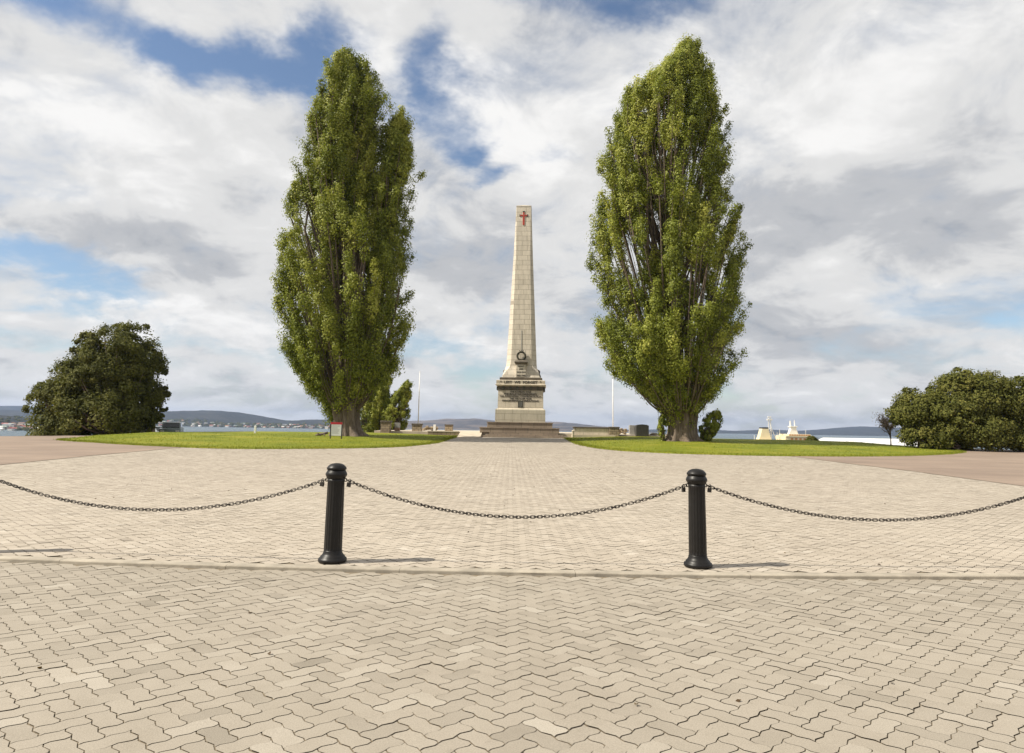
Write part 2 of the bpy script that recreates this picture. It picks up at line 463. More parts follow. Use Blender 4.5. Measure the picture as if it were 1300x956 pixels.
# lawns: front edge traced as a curve, mounded, running over the crest
def lawn(front, back_in, seed):
    fx = np.array([p[0] for p in front]); fy = np.array([p[1] for p in front])
    t = np.concatenate([[0], np.cumsum(np.hypot(np.diff(fx), np.diff(fy)))]); t /= t[-1]
    n = 160; s = np.linspace(0, 1, n)
    def cr(a):     # smooth interpolation of the edge
        k = np.clip(np.searchsorted(t, s) - 1, 0, len(t) - 2); h = t[k + 1] - t[k]; q = (s - t[k]) / h
        m = np.gradient(a, t); q2, q3 = q * q, q ** 3
        return (2*q3-3*q2+1)*a[k] + (q3-2*q2+q)*h*m[k] + (-2*q3+3*q2)*a[k+1] + (q3-q2)*h*m[k+1]
    ex, ey = cr(fx), cr(fy)
    rng = np.random.default_rng(seed)
    ex += np.convolve(rng.normal(0, .05, n), np.ones(3) / 3, 'same'); ey += np.convolve(rng.normal(0, .05, n), np.ones(3) / 3, 'same')
    bx = np.linspace(back_in[0][0], back_in[1][0], n); by = np.linspace(back_in[0][1], back_in[1][1], n)
    rows = np.concatenate([[0, 0.0015, 0.006], np.linspace(0.02, 1, 45)])
    co = []
    for r in rows:
        x = ex + (bx - ex) * r; y = ey + (by - ey) * r
        d = np.hypot((bx - ex) * r, (by - ey) * r)
        endf = np.clip(np.minimum(s, 1 - s) / 0.12, 0, 1)
        lift = np.where(r == 0, 0.0, 0.035 + 0.22 * np.clip(d / 16, 0, 1) ** 0.9 * endf)
        co.append(np.stack([x, y, terr(x, y) + 0.012 + lift], -1))
    co = np.concatenate(co); f = []
    for j in range(len(rows) - 1):
        i = np.arange(n - 1) + j * n
        f.append(np.stack([i, i + 1, i + 1 + n, i + n], -1))
    f = np.concatenate(f)
    me = mesh_np('lawn', co, f.ravel(), np.full(len(f), 4, np.int32))
    bm = bmesh.new(); bm.from_mesh(me); bmesh.ops.recalc_face_normals(bm, faces=bm.faces)
    if sum(fa.normal.z for fa in bm.faces) < 0: bmesh.ops.reverse_faces(bm, faces=bm.faces)
    bm.to_mesh(me); bm.free()
    # grass blades: thick along the ragged edge, sparser over the turf
    nb = 26000
    si = rng.integers(0, n, nb); r = np.where(rng.random(nb) < 0.45, rng.random(nb) ** 2 * 0.05 - 0.004, rng.random(nb) ** 1.5 * 0.8)
    x = ex[si] + (bx - ex)[si] * r + rng.normal(0, .12, nb); y = ey[si] + (by - ey)[si] * r + rng.normal(0, .06, nb)
    d = np.hypot((bx - ex)[si] * r, (by - ey)[si] * r); endf = np.clip(np.minimum(s[si], 1 - s[si]) / 0.12, 0, 1)
    z = terr(x, y) + np.where(r < 0.001, 0.01, 0.035 + 0.22 * np.clip(d / 16, 0, 1) ** 0.9 * endf)
    p = np.stack([x, y, z], -1); a = rng.uniform(0, PI, nb); w = np.stack([np.cos(a), np.sin(a), 0 * a], -1) * rng.uniform(0.008, 0.02, nb)[:, None]
    tip = p + np.stack([rng.normal(0, .03, nb), rng.normal(0, .03, nb), rng.uniform(0.03, 0.10, nb)], -1)
    me2 = mesh_np('grass', np.stack([p - w, p + w, tip], 1).reshape(-1, 3), np.arange(nb * 3), np.full(nb, 3, np.int32))
    face_attr(me2, 'tint', np.clip(rng.normal(0.5, 0.25, nb), 0, 1))
    tag(link('grass', me2, M['blade']), kind='stuff')
    return struct('lawn', smooth(me), M['lawn'])
lawn([(-29.6, 45.4), (-29.0, 44.4), (-24.87, 41.35), (-19.17, 37.9), (-14.39, 36.6), (-10.83, 38.3), (-7.4, 41.69), (-5.75, 47.57), (-5.2, 57.69), (-5.0, 64.6)],
     [(-34, 60), (-5.05, 66.3)], 1)
lawn([(5.25, 64.6), (5.15, 58.55), (5.3, 49.3), (6.13, 44.0), (7.23, 41.65), (9.19, 39.84), (11.26, 39.15), (15.58, 38.81), (20.62, 40.0), (26.19, 43.16), (32.77, 50.02), (33.4, 51.2)],
     [(5.3, 66.3), (35, 66)], 2)

# ------------------------------------------------------------------ terrace with stairs
AX = 1.05                               # axis of the monument
bm = bmesh.new()
box(bm, -13.2, 17.2, 66.7, 92, -0.4, 0.93, 0.02)
obj('terrace', bm, M['terrace'])['kind'] = 'structure'
bm = bmesh.new()                        # ramp beside the stairs, falling to the path
loft(bm, [[(x, 62.6, 0.30), (x, 66.69, 0.30), (x, 66.69, 0.934), (x, 62.6, 0.512)] for x in (-4.85, -2.75)])
obj('ramp', bm, M['terrace'])['kind'] = 'structure'
bm = bmesh.new()
for i, z in enumerate((0.65, 0.79, 0.93)):
    w = 4.45 - 0.42 * i; y0 = 65.0 + 0.42 * i
    box(bm, AX - w + 0.55, AX + w - 0.1, y0, 66.9 + 0.002 * i, 0.2, z + 0.003 * (i == 2), 0.015)
obj('stairs', bm, M['step'])['kind'] = 'structure'

# ------------------------------------------------------------------ the monument
mon = thing('obelisk_monument', 'tall pale sandstone obelisk on stepped base with red cross near its top', 'monument', (AX, 70, 0.93), math.radians(-3))
Z0 = 0.93
def part(name, rings=None, m=None, sm=False, parent=mon, bm=None):
    if bm is None:
        bm = bmesh.new(); loft(bm, rings)
    return obj(name, bm, m, parent, sm)
def sq(w, z): return [(-w, -w, z - Z0), (w, -w, z - Z0), (w, w, z - Z0), (-w, w, z - Z0)]
bm = bmesh.new(); box(bm, -3.82, 3.82, -3.82, 3.82, 0.001, 1.36 - Z0, 0.02); box(bm, -3.88, 3.88, -3.88, 3.88, 1.36 - Z0, 1.44 - Z0, 0.015); part('step', m=M['step'], bm=bm)
bm = bmesh.new(); box(bm, -3.17, 3.17, -3.17, 3.17, 1.442 - Z0, 1.88 - Z0, 0.02); box(bm, -3.24, 3.24, -3.24, 3.24, 1.882 - Z0, 1.965 - Z0, 0.015); part('step', m=M['step'], bm=bm)
part('plinth', [sq(2.47, 1.967), sq(2.46, 3.16), sq(2.40, 3.26)], M['plinth'])
part('dado', [sq(2.33, 3.262), sq(2.25, 3.34), sq(2.22, 5.1)], M['dado'])
bm = bmesh.new()
loft(bm, [sq(2.26, 5.102), sq(2.26, 5.5)])
part('dentil_band', m=M['darkstone'], bm=bm)
for k in range(4):
    R = Matrix.Rotation(k * PI / 2, 4, 'Z')
    for i in range(6):
        x = -1.7 + i * 0.68
        b2 = bmesh.new(); box(b2, x - 0.1, x + 0.1, -2.42, -2.262, 5.15 - Z0, 5.5 - Z0, 0.02); b2.transform(R)
        part('dentil', m=M['bronze'], bm=b2)
part('cornice', [sq(2.36, 5.502), sq(2.5, 5.62), sq(2.5, 5.68), sq(2.42, 5.72), sq(2.42, 6.08), sq(2.3, 6.12)], M['dado'])
part('ledge', [sq(2.10, 6.122), sq(2.12, 6.36), sq(1.98, 6.42)], M['darkstone'])
# flared foot and chamfered shaft
rings = []
for z, w, c in ((6.422, 1.90, 0.02), (6.60, 1.86, 0.06), (7.0, 1.74, 0.20), (7.3, 1.63, 0.34), (7.55, 1.56, 0.43), (7.9, 1.515, 0.47), (8.2, 1.50, 0.475),
                (19.3, 0.985, 0.25), (22.9, 0.84, 0.10), (24.45, 0.775, 0.012)):
    rings.append(octa(w, c, z - Z0))
part('shaft', rings, M['shaft'])
part('cap', [octa(0.79, 0.012, 24.452 - Z0), octa(0.79, 0.012, 24.52 - Z0), octa(0.10, 0.002, 24.80 - Z0)], M['shaft'])
def front_w(z): return np.interp(z, (8.2, 19.3, 22.9, 24.45), (1.50, 0.985, 0.84, 0.775))
# the front console carrying the dates, with a wreath on its bracket
bm = bmesh.new(); box(bm, -0.49, 0.49, -2.0, -1.3, 6.45 - Z0, 7.72 - Z0, 0.02); part('tablet', m=M['shaft'], bm=bm)
bm = bmesh.new()
loft(bm, [[(-a, -b, z - Z0), (a, -b, z - Z0), (a, -1.25, z - Z0), (-a, -1.25, z - Z0)] for a, b, z in ((0.5, 2.02, 7.722), (0.62, 2.14, 7.82), (0.66, 2.2, 7.9), (0.66, 2.2, 7.98), (0.56, 2.05, 8.08), (0.4, 1.9, 8.16))])
part('bracket', m=M['darkstone'], bm=bm)
bm = bmesh.new()                        # leafy ring
for a0 in np.linspace(0, 2 * PI, 30, endpoint=False):
    for rr, tilt in ((0.36, 0.5), (0.44, -0.4), (0.40, 0.1)):
        c = Vector((rr * math.cos(a0 + tilt * 0.1), -1.68 - 0.04 * math.sin(a0 * 5 + rr * 30), 8.58 - Z0 + rr * math.sin(a0 + tilt * 0.1)))
        d = Vector((-math.sin(a0 + tilt), 0, math.cos(a0 + tilt)))
        tube(bm, [c - d * 0.09, c, c + d * 0.09], [0.015, 0.065, 0.01], 6)
for sx in (-0.2, 0, 0.2): tube(bm, [(sx * 0.4, -1.66, 9.0 - Z0), (sx, -1.64, 9.17 - Z0)], [0.07, 0.03], 6)
part('wreath', m=M['bronze'], bm=bm)
for k in (1, 2, 3):                     # plain scrolls on the other faces
    R = Matrix.Rotation(k * PI / 2, 4, 'Z')
    bm = bmesh.new()
    loft(bm, [[(-0.22, -b, z - Z0), (0.22, -b, z - Z0), (0.22, -1.4, z - Z0), (-0.22, -1.4, z - Z0)] for b, z in ((1.93, 6.5), (1.98, 6.7), (1.86, 6.95), (1.9, 7.1), (1.86, 7.25), (1.6, 7.4))])
    bm.transform(R); part('scroll', m=M['darkstone'], bm=bm)
# thin relief line rising from the wreath
bm = bmesh.new()
loft(bm, [[(-0.035, -front_w(z) - 0.03, z - Z0), (0.035, -front_w(z) - 0.03, z - Z0), (0.035, -front_w(z) + 0.02, z - Z0), (-0.035, -front_w(z) + 0.02, z - Z0)] for z in (9.1, 11.2)])
part('relief_stem', m=M['greystone'], bm=bm)
# bronze plaque low on the dado
bm = bmesh.new(); box(bm, -0.24, 0.24, -2.30, -2.22, 3.42 - Z0, 4.08 - Z0, 0.015)
pq = part('plaque', m=M['bronze'], bm=bm)
bm = bmesh.new()
for i in range(6): box(bm, -0.18, 0.18, -2.306, -2.301, 3.52 + 0.085 * i - Z0, 3.545 + 0.085 * i - Z0)
obj('plaque_lettering', bm, M['greystone'], pq)
# cross
bm = bmesh.new()
def bar(x0, x1, z0, z1, flare=0):
    y0 = -front_w((z0 + z1) / 2) - 0.05
    def P(x, z): return (x, -front_w(z) - 0.05, z - Z0)
    def Q(x, z): return (x, -front_w(z) + 0.02, z - Z0)
    loft(bm, [[P(x0, z0), P(x1, z0), P(x1, z1), P(x0, z1)], [Q(x0, z0), Q(x1, z0), Q(x1, z1), Q(x0, z1)]])
bar(-0.1, 0.1, 22.4, 23.45); bar(-0.075, 0.075, 23.453, 23.78)
bar(-0.36, -0.103, 23.37, 23.51); bar(0.103, 0.36, 23.37, 23.51)
cr = part('cross', m=M['cross_red'], bm=bm)
for q_ in ((-0.11, 0.11, 23.783, 23.91), (-0.44, -0.363, 23.33, 23.55), (0.363, 0.44, 23.33, 23.55)):
    bm = bmesh.new(); bar(*q_); obj('cross_tip', bm, M['bronze'], cr)

def text_mesh(txt, size, extrude, width=None):
    cu = bpy.data.curves.new('t', 'FONT')
    cu.body = txt; cu.size = size; cu.extrude = extrude; cu.align_x = 'CENTER'; cu.resolution_u = 3; cu.space_character = 1.06; cu.offset = size * 0.03
    t = bpy.data.objects.new('t', cu); COL.objects.link(t)
    dg = bpy.context.evaluated_depsgraph_get()
    me = bpy.data.meshes.new_from_object(t.evaluated_get(dg))
    bpy.data.objects.remove(t); bpy.data.curves.remove(cu)
    me.materials.clear()
    if width:
        co = np.empty(len(me.vertices) * 3, np.float32); me.vertices.foreach_get('co', co); co = co.reshape(-1, 3)
        co[:, 0] *= width / (co[:, 0].max() - co[:, 0].min()); me.vertices.foreach_set('co', co.ravel())
    return me
def text(name, txt, z, y, size, parent, width=None, m=None, x=0.0):
    me = text_mesh(txt, size, 0.008, width)
    o = link(name, me, m or M['letter'], parent, (x, y, z)); o.rotation_euler = (PI / 2, 0, 0)
    return o
for txt, z, s, w in (('GREAT', 7.46, 0.17, 0.62), ('WAR', 7.19, 0.17, 0.42), ('1914-1919', 6.86, 0.22, 0.86), ('1939-1945', 6.53, 0.22, 0.9)):
    text('inscription', txt, z - Z0, -2.009, s, mon, w)
text('inscription', '*  LEST  WE  FORGET  *', 5.77 - Z0, -2.429, 0.36, mon, 4.1)
for txt, z, w in (('THE KOREAN WAR', 4.92, 2.1), ('THE MALAYAN EMERGENCY', 4.70, 3.3), ('THE INDONESIAN CONFRONTATION', 4.48, 4.15), ('THE VIETNAM WAR', 4.26, 2.2), ('PEACEKEEPING OPERATIONS', 4.04, 3.6)):
    text('inscription', txt, z - 0.04 - Z0, -2.26, 0.225, mon, w)

# a scatter of small dry leaves on the paving and asphalt
rg = np.random.default_rng(99)
n_ = 260
lx = rg.normal(0, 7, n_); ly = 3.4 + rg.random(n_) ** 0.8 * 30
ok = np.abs(rad(lx, ly) - 62.2) > 0.2; lx, ly = lx[ok], ly[ok]
lz = np.where(rad(lx, ly) > R_OUT, 0.007, g_z(ly) + 0.017)
LITTER = (np.stack([lx, ly, lz], -1), rg)

# ------------------------------------------------------------------ bollards and chains
def fluted(a, z):
    return 1 - 0.034 * (0.5 + 0.5 * math.cos(18 * a)) if 0.13 < z < 0.845 else 1.0
def make_bollard():
    t = thing('bollard', 'x', 'bollard', group='fluted bollards along the kerb')
    bm = bmesh.new()
    lathe(bm, [(0.142, 0.0), (0.150, 0.010), (0.152, 0.026), (0.146, 0.042), (0.132, 0.050), (0.130, 0.060), (0.122, 0.068), (0.110, 0.080), (0.102, 0.096), (0.0975, 0.116), (0.095, 0.127)], 48)
    obj('base', bm, M['black'], t, True)
    bm = bmesh.new()
    lathe(bm, [(0.0962, 0.127), (0.0962, 0.131), (0.096, 0.16), (0.0945, 0.4), (0.092, 0.65), (0.090, 0.835), (0.091, 0.85), (0.092, 0.875)], 180, mod=fluted)
    obj('shaft', bm, M['black'], t, True)
    bm = bmesh.new()
    lathe(bm, [(0.093, 0.876), (0.100, 0.884), (0.107, 0.900), (0.1145, 0.915), (0.115, 0.926), (0.107, 0.945), (0.099, 0.958), (0.096, 0.968)], 48)
    obj('collar', bm, M['black'], t, True)
    bm = bmesh.new()
    lathe(bm, [(0.094, 0.969), (0.103, 0.974), (0.106, 0.984), (0.103, 0.996), (0.096, 1.004), (0.090, 1.012), (0.074, 1.026), (0.05, 1.036), (0.02, 1.041), (0.004, 1.042)], 48)
    obj('cap', bm, M['black'], t, True)
    for sx in (-1, 1):
        bm = bmesh.new()
        tube(bm, [(sx * (0.088 + 0.03 * (1 - math.cos(a)) / 2), 0.0, 0.862 + 0.016 * math.sin(a)) for a in np.linspace(0, 2 * PI, 13)], [0.005] * 13, 6)
        obj('chain_eye', bm, M['black'], t, True)
    return t
BP = [(-6.02, 7.75), (-1.885, 7.555), (2.05, 7.62), (6.15, 7.83)]
proto = make_bollard()
labels = ['black fluted bollard at the far left end of the kerb, holding the left chain',
          'black fluted bollard on the kerb in front of the poplar left of the obelisk',
          'black fluted bollard on the kerb in front of the poplar right of the obelisk',
          'black fluted bollard at the far right end of the kerb, holding the right chain']
bols = []
for i, (x, y) in enumerate(BP):
    o = proto if i == 0 else copy_tree(proto)
    z = float(g_z(y)) + 0.012
    o.location = (x, y, z); o['label'] = labels[i]
    if i < 3: o.rotation_euler[2] = math.atan2(BP[i + 1][1] - y, BP[i + 1][0] - x)
    bols.append(o)

def make_chain(p, q, zlow, label):
    """iron chain of oval links on a catenary-like curve between two points"""
    p, q = Vector(p), Vector(q)
    sag = (p.z + q.z) / 2 - zlow
    N = 400
    pts = [p.lerp(q, i / N) + Vector((0, 0, -4 * sag * (i / N) * (1 - i / N))) for i in range(N + 1)]
    cum = [0]
    for a, b in zip(pts[:-1], pts[1:]): cum.append(cum[-1] + (b - a).length)
    pitch = 0.0385; n = int(cum[-1] / pitch); pitch = cum[-1] / n
    def at(s):
        i = min(N - 1, int(np.searchsorted(cum, s)) - 1 if s > 0 else 0); i = max(i, 0)
        f = (s - cum[i]) / (cum[i + 1] - cum[i]); return pts[i].lerp(pts[i + 1], f), (pts[i + 1] - pts[i]).normalized()
    bm = bmesh.new()
    r, hw, hl = 0.0044, 0.0140, 0.0165     # wire radius, half width, half straight
    loop = [(hl * (1 if math.cos(a) > 0 else -1) + hw * math.cos(a), hw * math.sin(a)) for a in np.linspace(-PI / 2 + 0.001, 3 * PI / 2 - 0.2, 12)]
    for k in range(n):
        c, d = at((k + 0.5) * pitch)
        side = d.cross(Vector((0, 0, 1))).normalized(); up = side.cross(d)
        tw = random.uniform(-0.22, 0.22) + (PI / 2 if k % 2 else 0.08)
        w = side * math.cos(tw) + up * math.sin(tw); nrm = d.cross(w)
        rings = []
        m = len(loop)
        for j, (a, b) in enumerate(loop):
            ctr = c + d * a + w * b
            o2 = (d * (loop[(j + 1) % m][0] - loop[j - 1][0]) + w * (loop[(j + 1) % m][1] - loop[j - 1][1])).normalized()
            out = o2.cross(nrm)
            rings.append([tuple(ctr + (out * math.cos(t) + nrm * math.sin(t)) * r) for t in (0, PI / 2.5, PI / 1.25, PI * 1.2, PI * 1.6)])
        R = [[bm.verts.new(v) for v in ring] for ring in rings]
        for j in range(m):
            A, B = R[j], R[(j + 1) % m]
            for t in range(5): bm.faces.new((A[t], A[(t + 1) % 5], B[(t + 1) % 5], B[t]))
    o = obj('chain', bm, M['chain'], sm=True)
    return tag(o, label, 'chain', 'iron chains between the bollards')
clab = ['black iron chain sagging from the left bollard off the left edge', 'black iron chain sagging between the two whole bollards in the middle', 'black iron chain sagging from the right bollard off the right edge']
low = [0.535, 0.530, 0.545]
chain_ends = []
for i in range(3):
    a, b = Vector((*BP[i], 0)), Vector((*BP[i + 1], 0)); d = (b - a).normalized()
    za = float(g_z(BP[i][1])) + 0.872; zb = float(g_z(BP[i + 1][1])) + 0.872
    p = a + d * 0.118; p.z = za; q = b - d * 0.118; q.z = zb
    make_chain(p, q, low[i], clab[i])
    chain_ends += [(p, d), (q, -d)]
# padlocks closing each chain on its bollard
def make_padlock():
    t = thing('padlock', 'x', 'padlock', group='padlocks on the chain ends')
    bm = bmesh.new(); box(bm, -0.022, 0.022, -0.011, 0.011, -0.068, -0.022, 0.004); obj('lock_body', bm, M['lock'], t)
    bm = bmesh.new(); tube(bm, [(-0.014, 0, -0.024), (-0.014, 0, 0.0), (-0.009, 0, 0.012), (0, 0, 0.016), (0.009, 0, 0.012), (0.014, 0, 0.0), (0.014, 0, -0.024)], [0.004] * 7, 6); obj('shackle', bm, M['lock'], t, True)
    return t
pl = make_padlock()
plab = ['small dark padlock at the left end of the left chain', 'small dark padlock on the left side of the left bollard', 'small dark padlock on the right side of the left bollard',
        'small dark padlock on the left side of the right bollard', 'small dark padlock on the right side of the right bollard', 'small dark padlock at the right end of the right chain']
for i, (p, d) in enumerate(chain_ends):
    o = pl if i == 0 else copy_tree(pl)
    o.location = p + d * 0.028 + Vector((0, -0.004, -0.004)); o.rotation_euler = (0, random.uniform(-.15, .15), random.uniform(-0.6, 0.6)); o['label'] = plab[i]

# ------------------------------------------------------------------ trees
def leaves(name, pos, nrm, size, tint, m, parent, rng):
    """many small folded leaves as one mesh"""
    N = len(pos)
    nrm = nrm / np.maximum(np.linalg.norm(nrm, axis=1, keepdims=True), 1e-6)
    r = rng.normal(size=(N, 3))
    t = np.cross(nrm, r); t /= np.maximum(np.linalg.norm(t, axis=1, keepdims=True), 1e-6)
    b = np.cross(nrm, t)
    s = size[:, None]
    fold = rng.uniform(-0.1, 0.25, (N, 1))
    p0 = pos - t * s * 0.5; p1 = pos + b * s * 0.40 + nrm * s * fold; p2 = pos + t * s * 0.55 - nrm * s * 0.1; p3 = pos - b * s * 0.40 + nrm * s * fold
    co = np.stack([p0, p3, p2, p1], 1).reshape(-1, 3)
    me = mesh_np(name, co, np.arange(N * 4), np.full(N, 4, np.int32))
    face_attr(me, 'tint', np.clip(tint, 0, 1))
    return link(name, me, m, parent)

def unit(rng, n):
    v = rng.normal(size=(n, 3)); return v / np.linalg.norm(v, axis=1, keepdims=True)

def poplar(label, base, prof, depth, seed, n_pl, leaf=0.135, per_m=5.0, per_tuft=44, lobe=None, trunk_r=1.1, name='poplar_tree', group=None, bush=False):
    rng = np.random.default_rng(seed); rnd = random.Random(seed)
    x0, y0, z0 = base
    t = thing(name, label, 'tree', base, group=group)
    pz = np.array([p[0] for p in prof]) - z0; pl_ = np.array([p[1] for p in prof]) - x0; pr = np.array([p[2] for p in prof]) - x0
    def env(pf):
        a = np.array(pf); az, al, ar = a[:, 0] - z0, a[:, 1] - x0, a[:, 2] - x0
        return (lambda z: (np.interp(z, az, al) + np.interp(z, az, ar)) / 2, lambda z: np.maximum((np.interp(z, az, ar) - np.interp(z, az, al)) / 2, 0.1), az[0], az[-1])
    cx, hw, _, _ = env(prof); sc_ = 1.0
    zmin, zmax = pz[0], pz[-1]; Hh = zmax - zmin
    P, Nn, T = [], [], []
    wood = bmesh.new()
    k = trunk_r / 1.2
    plumes = []
    main_env = env(prof)
    def fill(e, n, low):
        c_, h_, e0, e1 = e; eh = e1 - e0; q = (Hh / 31) ** 0.7
        for i in range(n):
            u = (i + rnd.random()) / n
            zt = min(e0 + eh * (low + (1.01 - low) * u ** 0.88), e1 + 0.2)
            Lp = min(rnd.uniform(2.6, 6.2) * q, zt - e0 + 0.4)
            ring = rnd.random()
            rho = 1.0 if ring < 0.62 else (rnd.uniform(0.6, 0.85) if ring < 0.85 else rnd.uniform(0.1, 0.55))
            plumes.append((zt, Lp, rho, rnd.uniform(0, 2 * PI), rnd.uniform(0.40, 0.95) * (Hh / 31) ** 0.5, e, rnd.uniform(-0.9, 0.2) * q))
        for i in range(int(n * 0.6)):          # short sprays standing off the outline
            zt = e0 + eh * rnd.uniform(0.12, 0.99)
            plumes.append((zt, min(rnd.uniform(1.4, 2.8) * q, zt - e0 + 0.3), 1.0, rnd.uniform(0, 2 * PI), rnd.uniform(0.26, 0.45) * (Hh / 31) ** 0.5, e, rnd.uniform(-0.1, 0.3) * q))
        if low < 0.2:                            # leafy skirt round the forks
            for i in range(int(n * 0.16)):
                zt = e0 + eh * rnd.uniform(0.06, 0.26)
                plumes.append((zt, min(rnd.uniform(2.0, 4.0) * q, zt - e0 + 0.5), rnd.choice((1.0, 1.0, 0.8)), rnd.uniform(0, 2 * PI), rnd.uniform(0.45, 0.8) * (Hh / 31) ** 0.5, e, rnd.uniform(-0.4, 0.2) * q))
        for t_ in (-1, -0.35, 0.4, 1):          # the pointed top
            plumes.append((e1 - abs(t_) * 1.3 * q + 0.1, 4.6 * q, 0.5 * abs(t_), 0 if t_ > 0 else PI, 0.5 * (Hh / 31) ** 0.5, e, 0.0))
    fill(main_env, n_pl, 0.07)
    if lobe: fill(env(lobe), int(n_pl * 0.22), 0.25)
    for zt, Lp, rho, th, R, (cx, hw, _, _), bulge in plumes:
        n_t = int(Lp * per_m * (R / 0.7) * (0.7 if rho < 0.5 else 1)) + 3; radial = np.array([math.cos(th), math.sin(th), 0.0])
        tone = rng.normal(0, 0.15)
        s = rng.random(n_t) ** 0.85
        wind = rnd.uniform(-0.1, 0.25); flare = rnd.uniform(0.0, 0.75) * (Hh / 31) ** 0.7
        def core(s):
            z = zt - Lp * (1 - s)
            w = np.maximum(hw(z) - R * 0.9 - 0.15 * (Hh / 31) + bulge, 0.05)
            return np.stack([cx(z) + rho * w * (0.86 + 0.14 * s) * math.cos(th) + (wind + flare * math.cos(th)) * s ** 3, rho * w * depth * (0.86 + 0.14 * s) * math.sin(th) + flare * math.sin(th) * s ** 3, z], -1)
        c = core(s)
        rp = R * np.clip(s / 0.35, 0.25, 1) ** 0.7 * np.clip(1 - s, 0, 1) ** 0.85 * 1.45
        ph = rng.uniform(0, 2 * PI, n_t)
        out = np.stack([np.cos(ph), np.sin(ph), rng.uniform(-0.3, 0.5, n_t)], -1)
        tc = c + out * (rp * rng.uniform(0.45, 1.0, n_t))[:, None]
        tr = rng.uniform(0.24, 0.62, n_t) * min(1.0, (Hh / 31) ** 0.35)
        tt = tone + rng.normal(0, 0.07, n_t)
        q = unit(rng, n_t * per_tuft).reshape(n_t, per_tuft, 3)
        rad_ = rng.random((n_t, per_tuft, 1)) ** 0.45
        pos = tc[:, None] + q * rad_ * tr[:, None, None] * np.array([1, 1, 1.25])
        nr = q * 0.75 + out[:, None] * 0.45 + radial * 0.35 * rho + rng.normal(size=q.shape) * 0.28 + np.array([0, 0, 0.2])
        P.append(pos.reshape(-1, 3)); Nn.append(nr.reshape(-1, 3))
        T.append((0.5 + tt[:, None] + rng.normal(0, 0.13, (n_t, per_tuft))).ravel())
        # the branch that carries the plume
        cz = core(np.array([0.0, 0.35, 0.7, 0.97]))
        zs = max(0.9 * k + 0.6, cz[0][2] - 2.2 - rho * hw(cz[0][2]) * 1.5) if not bush else 0.1
        st = np.array([cx(zs) * min(1, zs / 6) + 0.45 * k * math.cos(th), 0.45 * k * math.sin(th), zs])
        mid = st * 0.5 + cz[0] * 0.5; mid[2] -= 0.25 * (cz[0][2] - zs) * 0.4
        r0 = (0.025 + 0.06 * rnd.random()) * k ** 0.5
        tube(wood, [tuple(st), tuple(mid), *map(tuple, cz)], [r0 * 1.6, r0, r0 * 0.7, r0 * 0.45, r0 * 0.3, 0.012], 6)
    P = np.concatenate(P); Nn = np.concatenate(Nn); T = np.concatenate(T)
    cx, hw, _, _ = main_env
    leaves('crown', P, Nn, rng.uniform(0.75, 1.25, len(P)) * leaf, T, M['poplar_leaf'], t, rng)
    # trunk: buttressed foot, then forked limbs up through the crown
    if not bush:
        ph = [rnd.uniform(0, 6) for _ in range(4)]
        rings = []
        for zz, rr in ((-0.5, 1.75), (-0.05, 1.6), (0.15, 1.42), (0.4, 1.27), (0.8, 1.15), (1.4, 1.12), (2.1, 1.2), (2.9, 1.28), (3.6, 1.2), (4.3, 0.8), (4.8, 0.3)):
            ring = []
            for j in range(64):
                a = 2 * PI * j / 64
                lob = 0.12 * math.sin(5 * a + ph[0] + 0.2 * zz) + 0.09 * math.sin(9 * a + ph[1] - 0.3 * zz) + 0.05 * math.sin(17 * a + ph[2] + zz * 0.4)
                lob *= 1.7 if zz < 0.3 else 1.0
                r = rr * k * (1 + lob)
                ring.append((r * math.cos(a) + cx(zz) * min(1, max(0, zz) / 6), r * math.sin(a) * 0.92, zz * (k if zz > 0 else 1)))
            rings.append(ring)
        loft(wood, rings)
        for j in range(9):
            a = 2 * PI * j / 9 + rnd.uniform(-.2, .2); f = rnd.uniform(0.15, 0.5); ztop = zmin + Hh * rnd.uniform(0.45, 0.85)
            pts, rd = [], []
            for s in np.linspace(0, 1, 9):
                zz = (1.6 + (ztop - 1.6) * s)
                rr = 0.8 * k * (1 - s) ** 2 + f * hw(zz) * min(1, s * 1.6) ** 0.8
                pts.append((cx(zz) * min(1, zz / 6) + rr * math.cos(a) + 0.12 * math.sin(s * 9 + j), rr * math.sin(a) * 0.9 + 0.12 * math.cos(s * 8 + j), zz)); rd.append((0.36 * (1 - s) ** 1.6 + 0.03) * k)
            tube(wood, pts, rd, 10)
    obj('trunk', wood, M['bark'], t, True)
    return t

PL = [(2.01, -15.42, -12.5), (3.27, -16.13, -11.7), (4.54, -17.23, -10.4), (6.47, -18.44, -8.79), (8.42, -18.94, -8.47), (10.71, -19.86, -7.89), (12.38, -19.76, -7.95), (14.39, -19.88, -8.54), (17.09, -20.11, -9.24), (19.16, -19.5, -11.2), (21.24, -18.82, -11.6), (23.34, -18.25, -11.8), (24.75, -18.27, -11.7), (27.01, -18.3, -11.5), (28.4, -17.6, -11.3), (30.1, -17.4, -11.41), (31.19, -17.26, -12.0), (32.65, -16.71, -12.74), (33.69, -15.81, -14.6)]
PR = [(2.46, 12.18, 15.77), (3.73, 11.35, 16.51), (4.99, 9.75, 17.63), (6.25, 7.81, 18.57), (8.2, 6.97, 18.75), (10.16, 6.64, 19.25), (12.15, 6.63, 19.63), (14.83, 6.36, 19.24), (17.55, 6.56, 19.44), (19.61, 6.89, 19.3), (21.69, 7.29, 18.14), (25.18, 6.95, 18.43), (26.97, 7.89, 18.53), (29.12, 8.51, 18.24), (30.57, 9.19, 17.8), (32.27, 11.46, 17.63), (33.54, 13.05, 17.04), (34.65, 13.89, 16.23), (35.26, 15.0, 15.9)]
lp, rg = LITTER
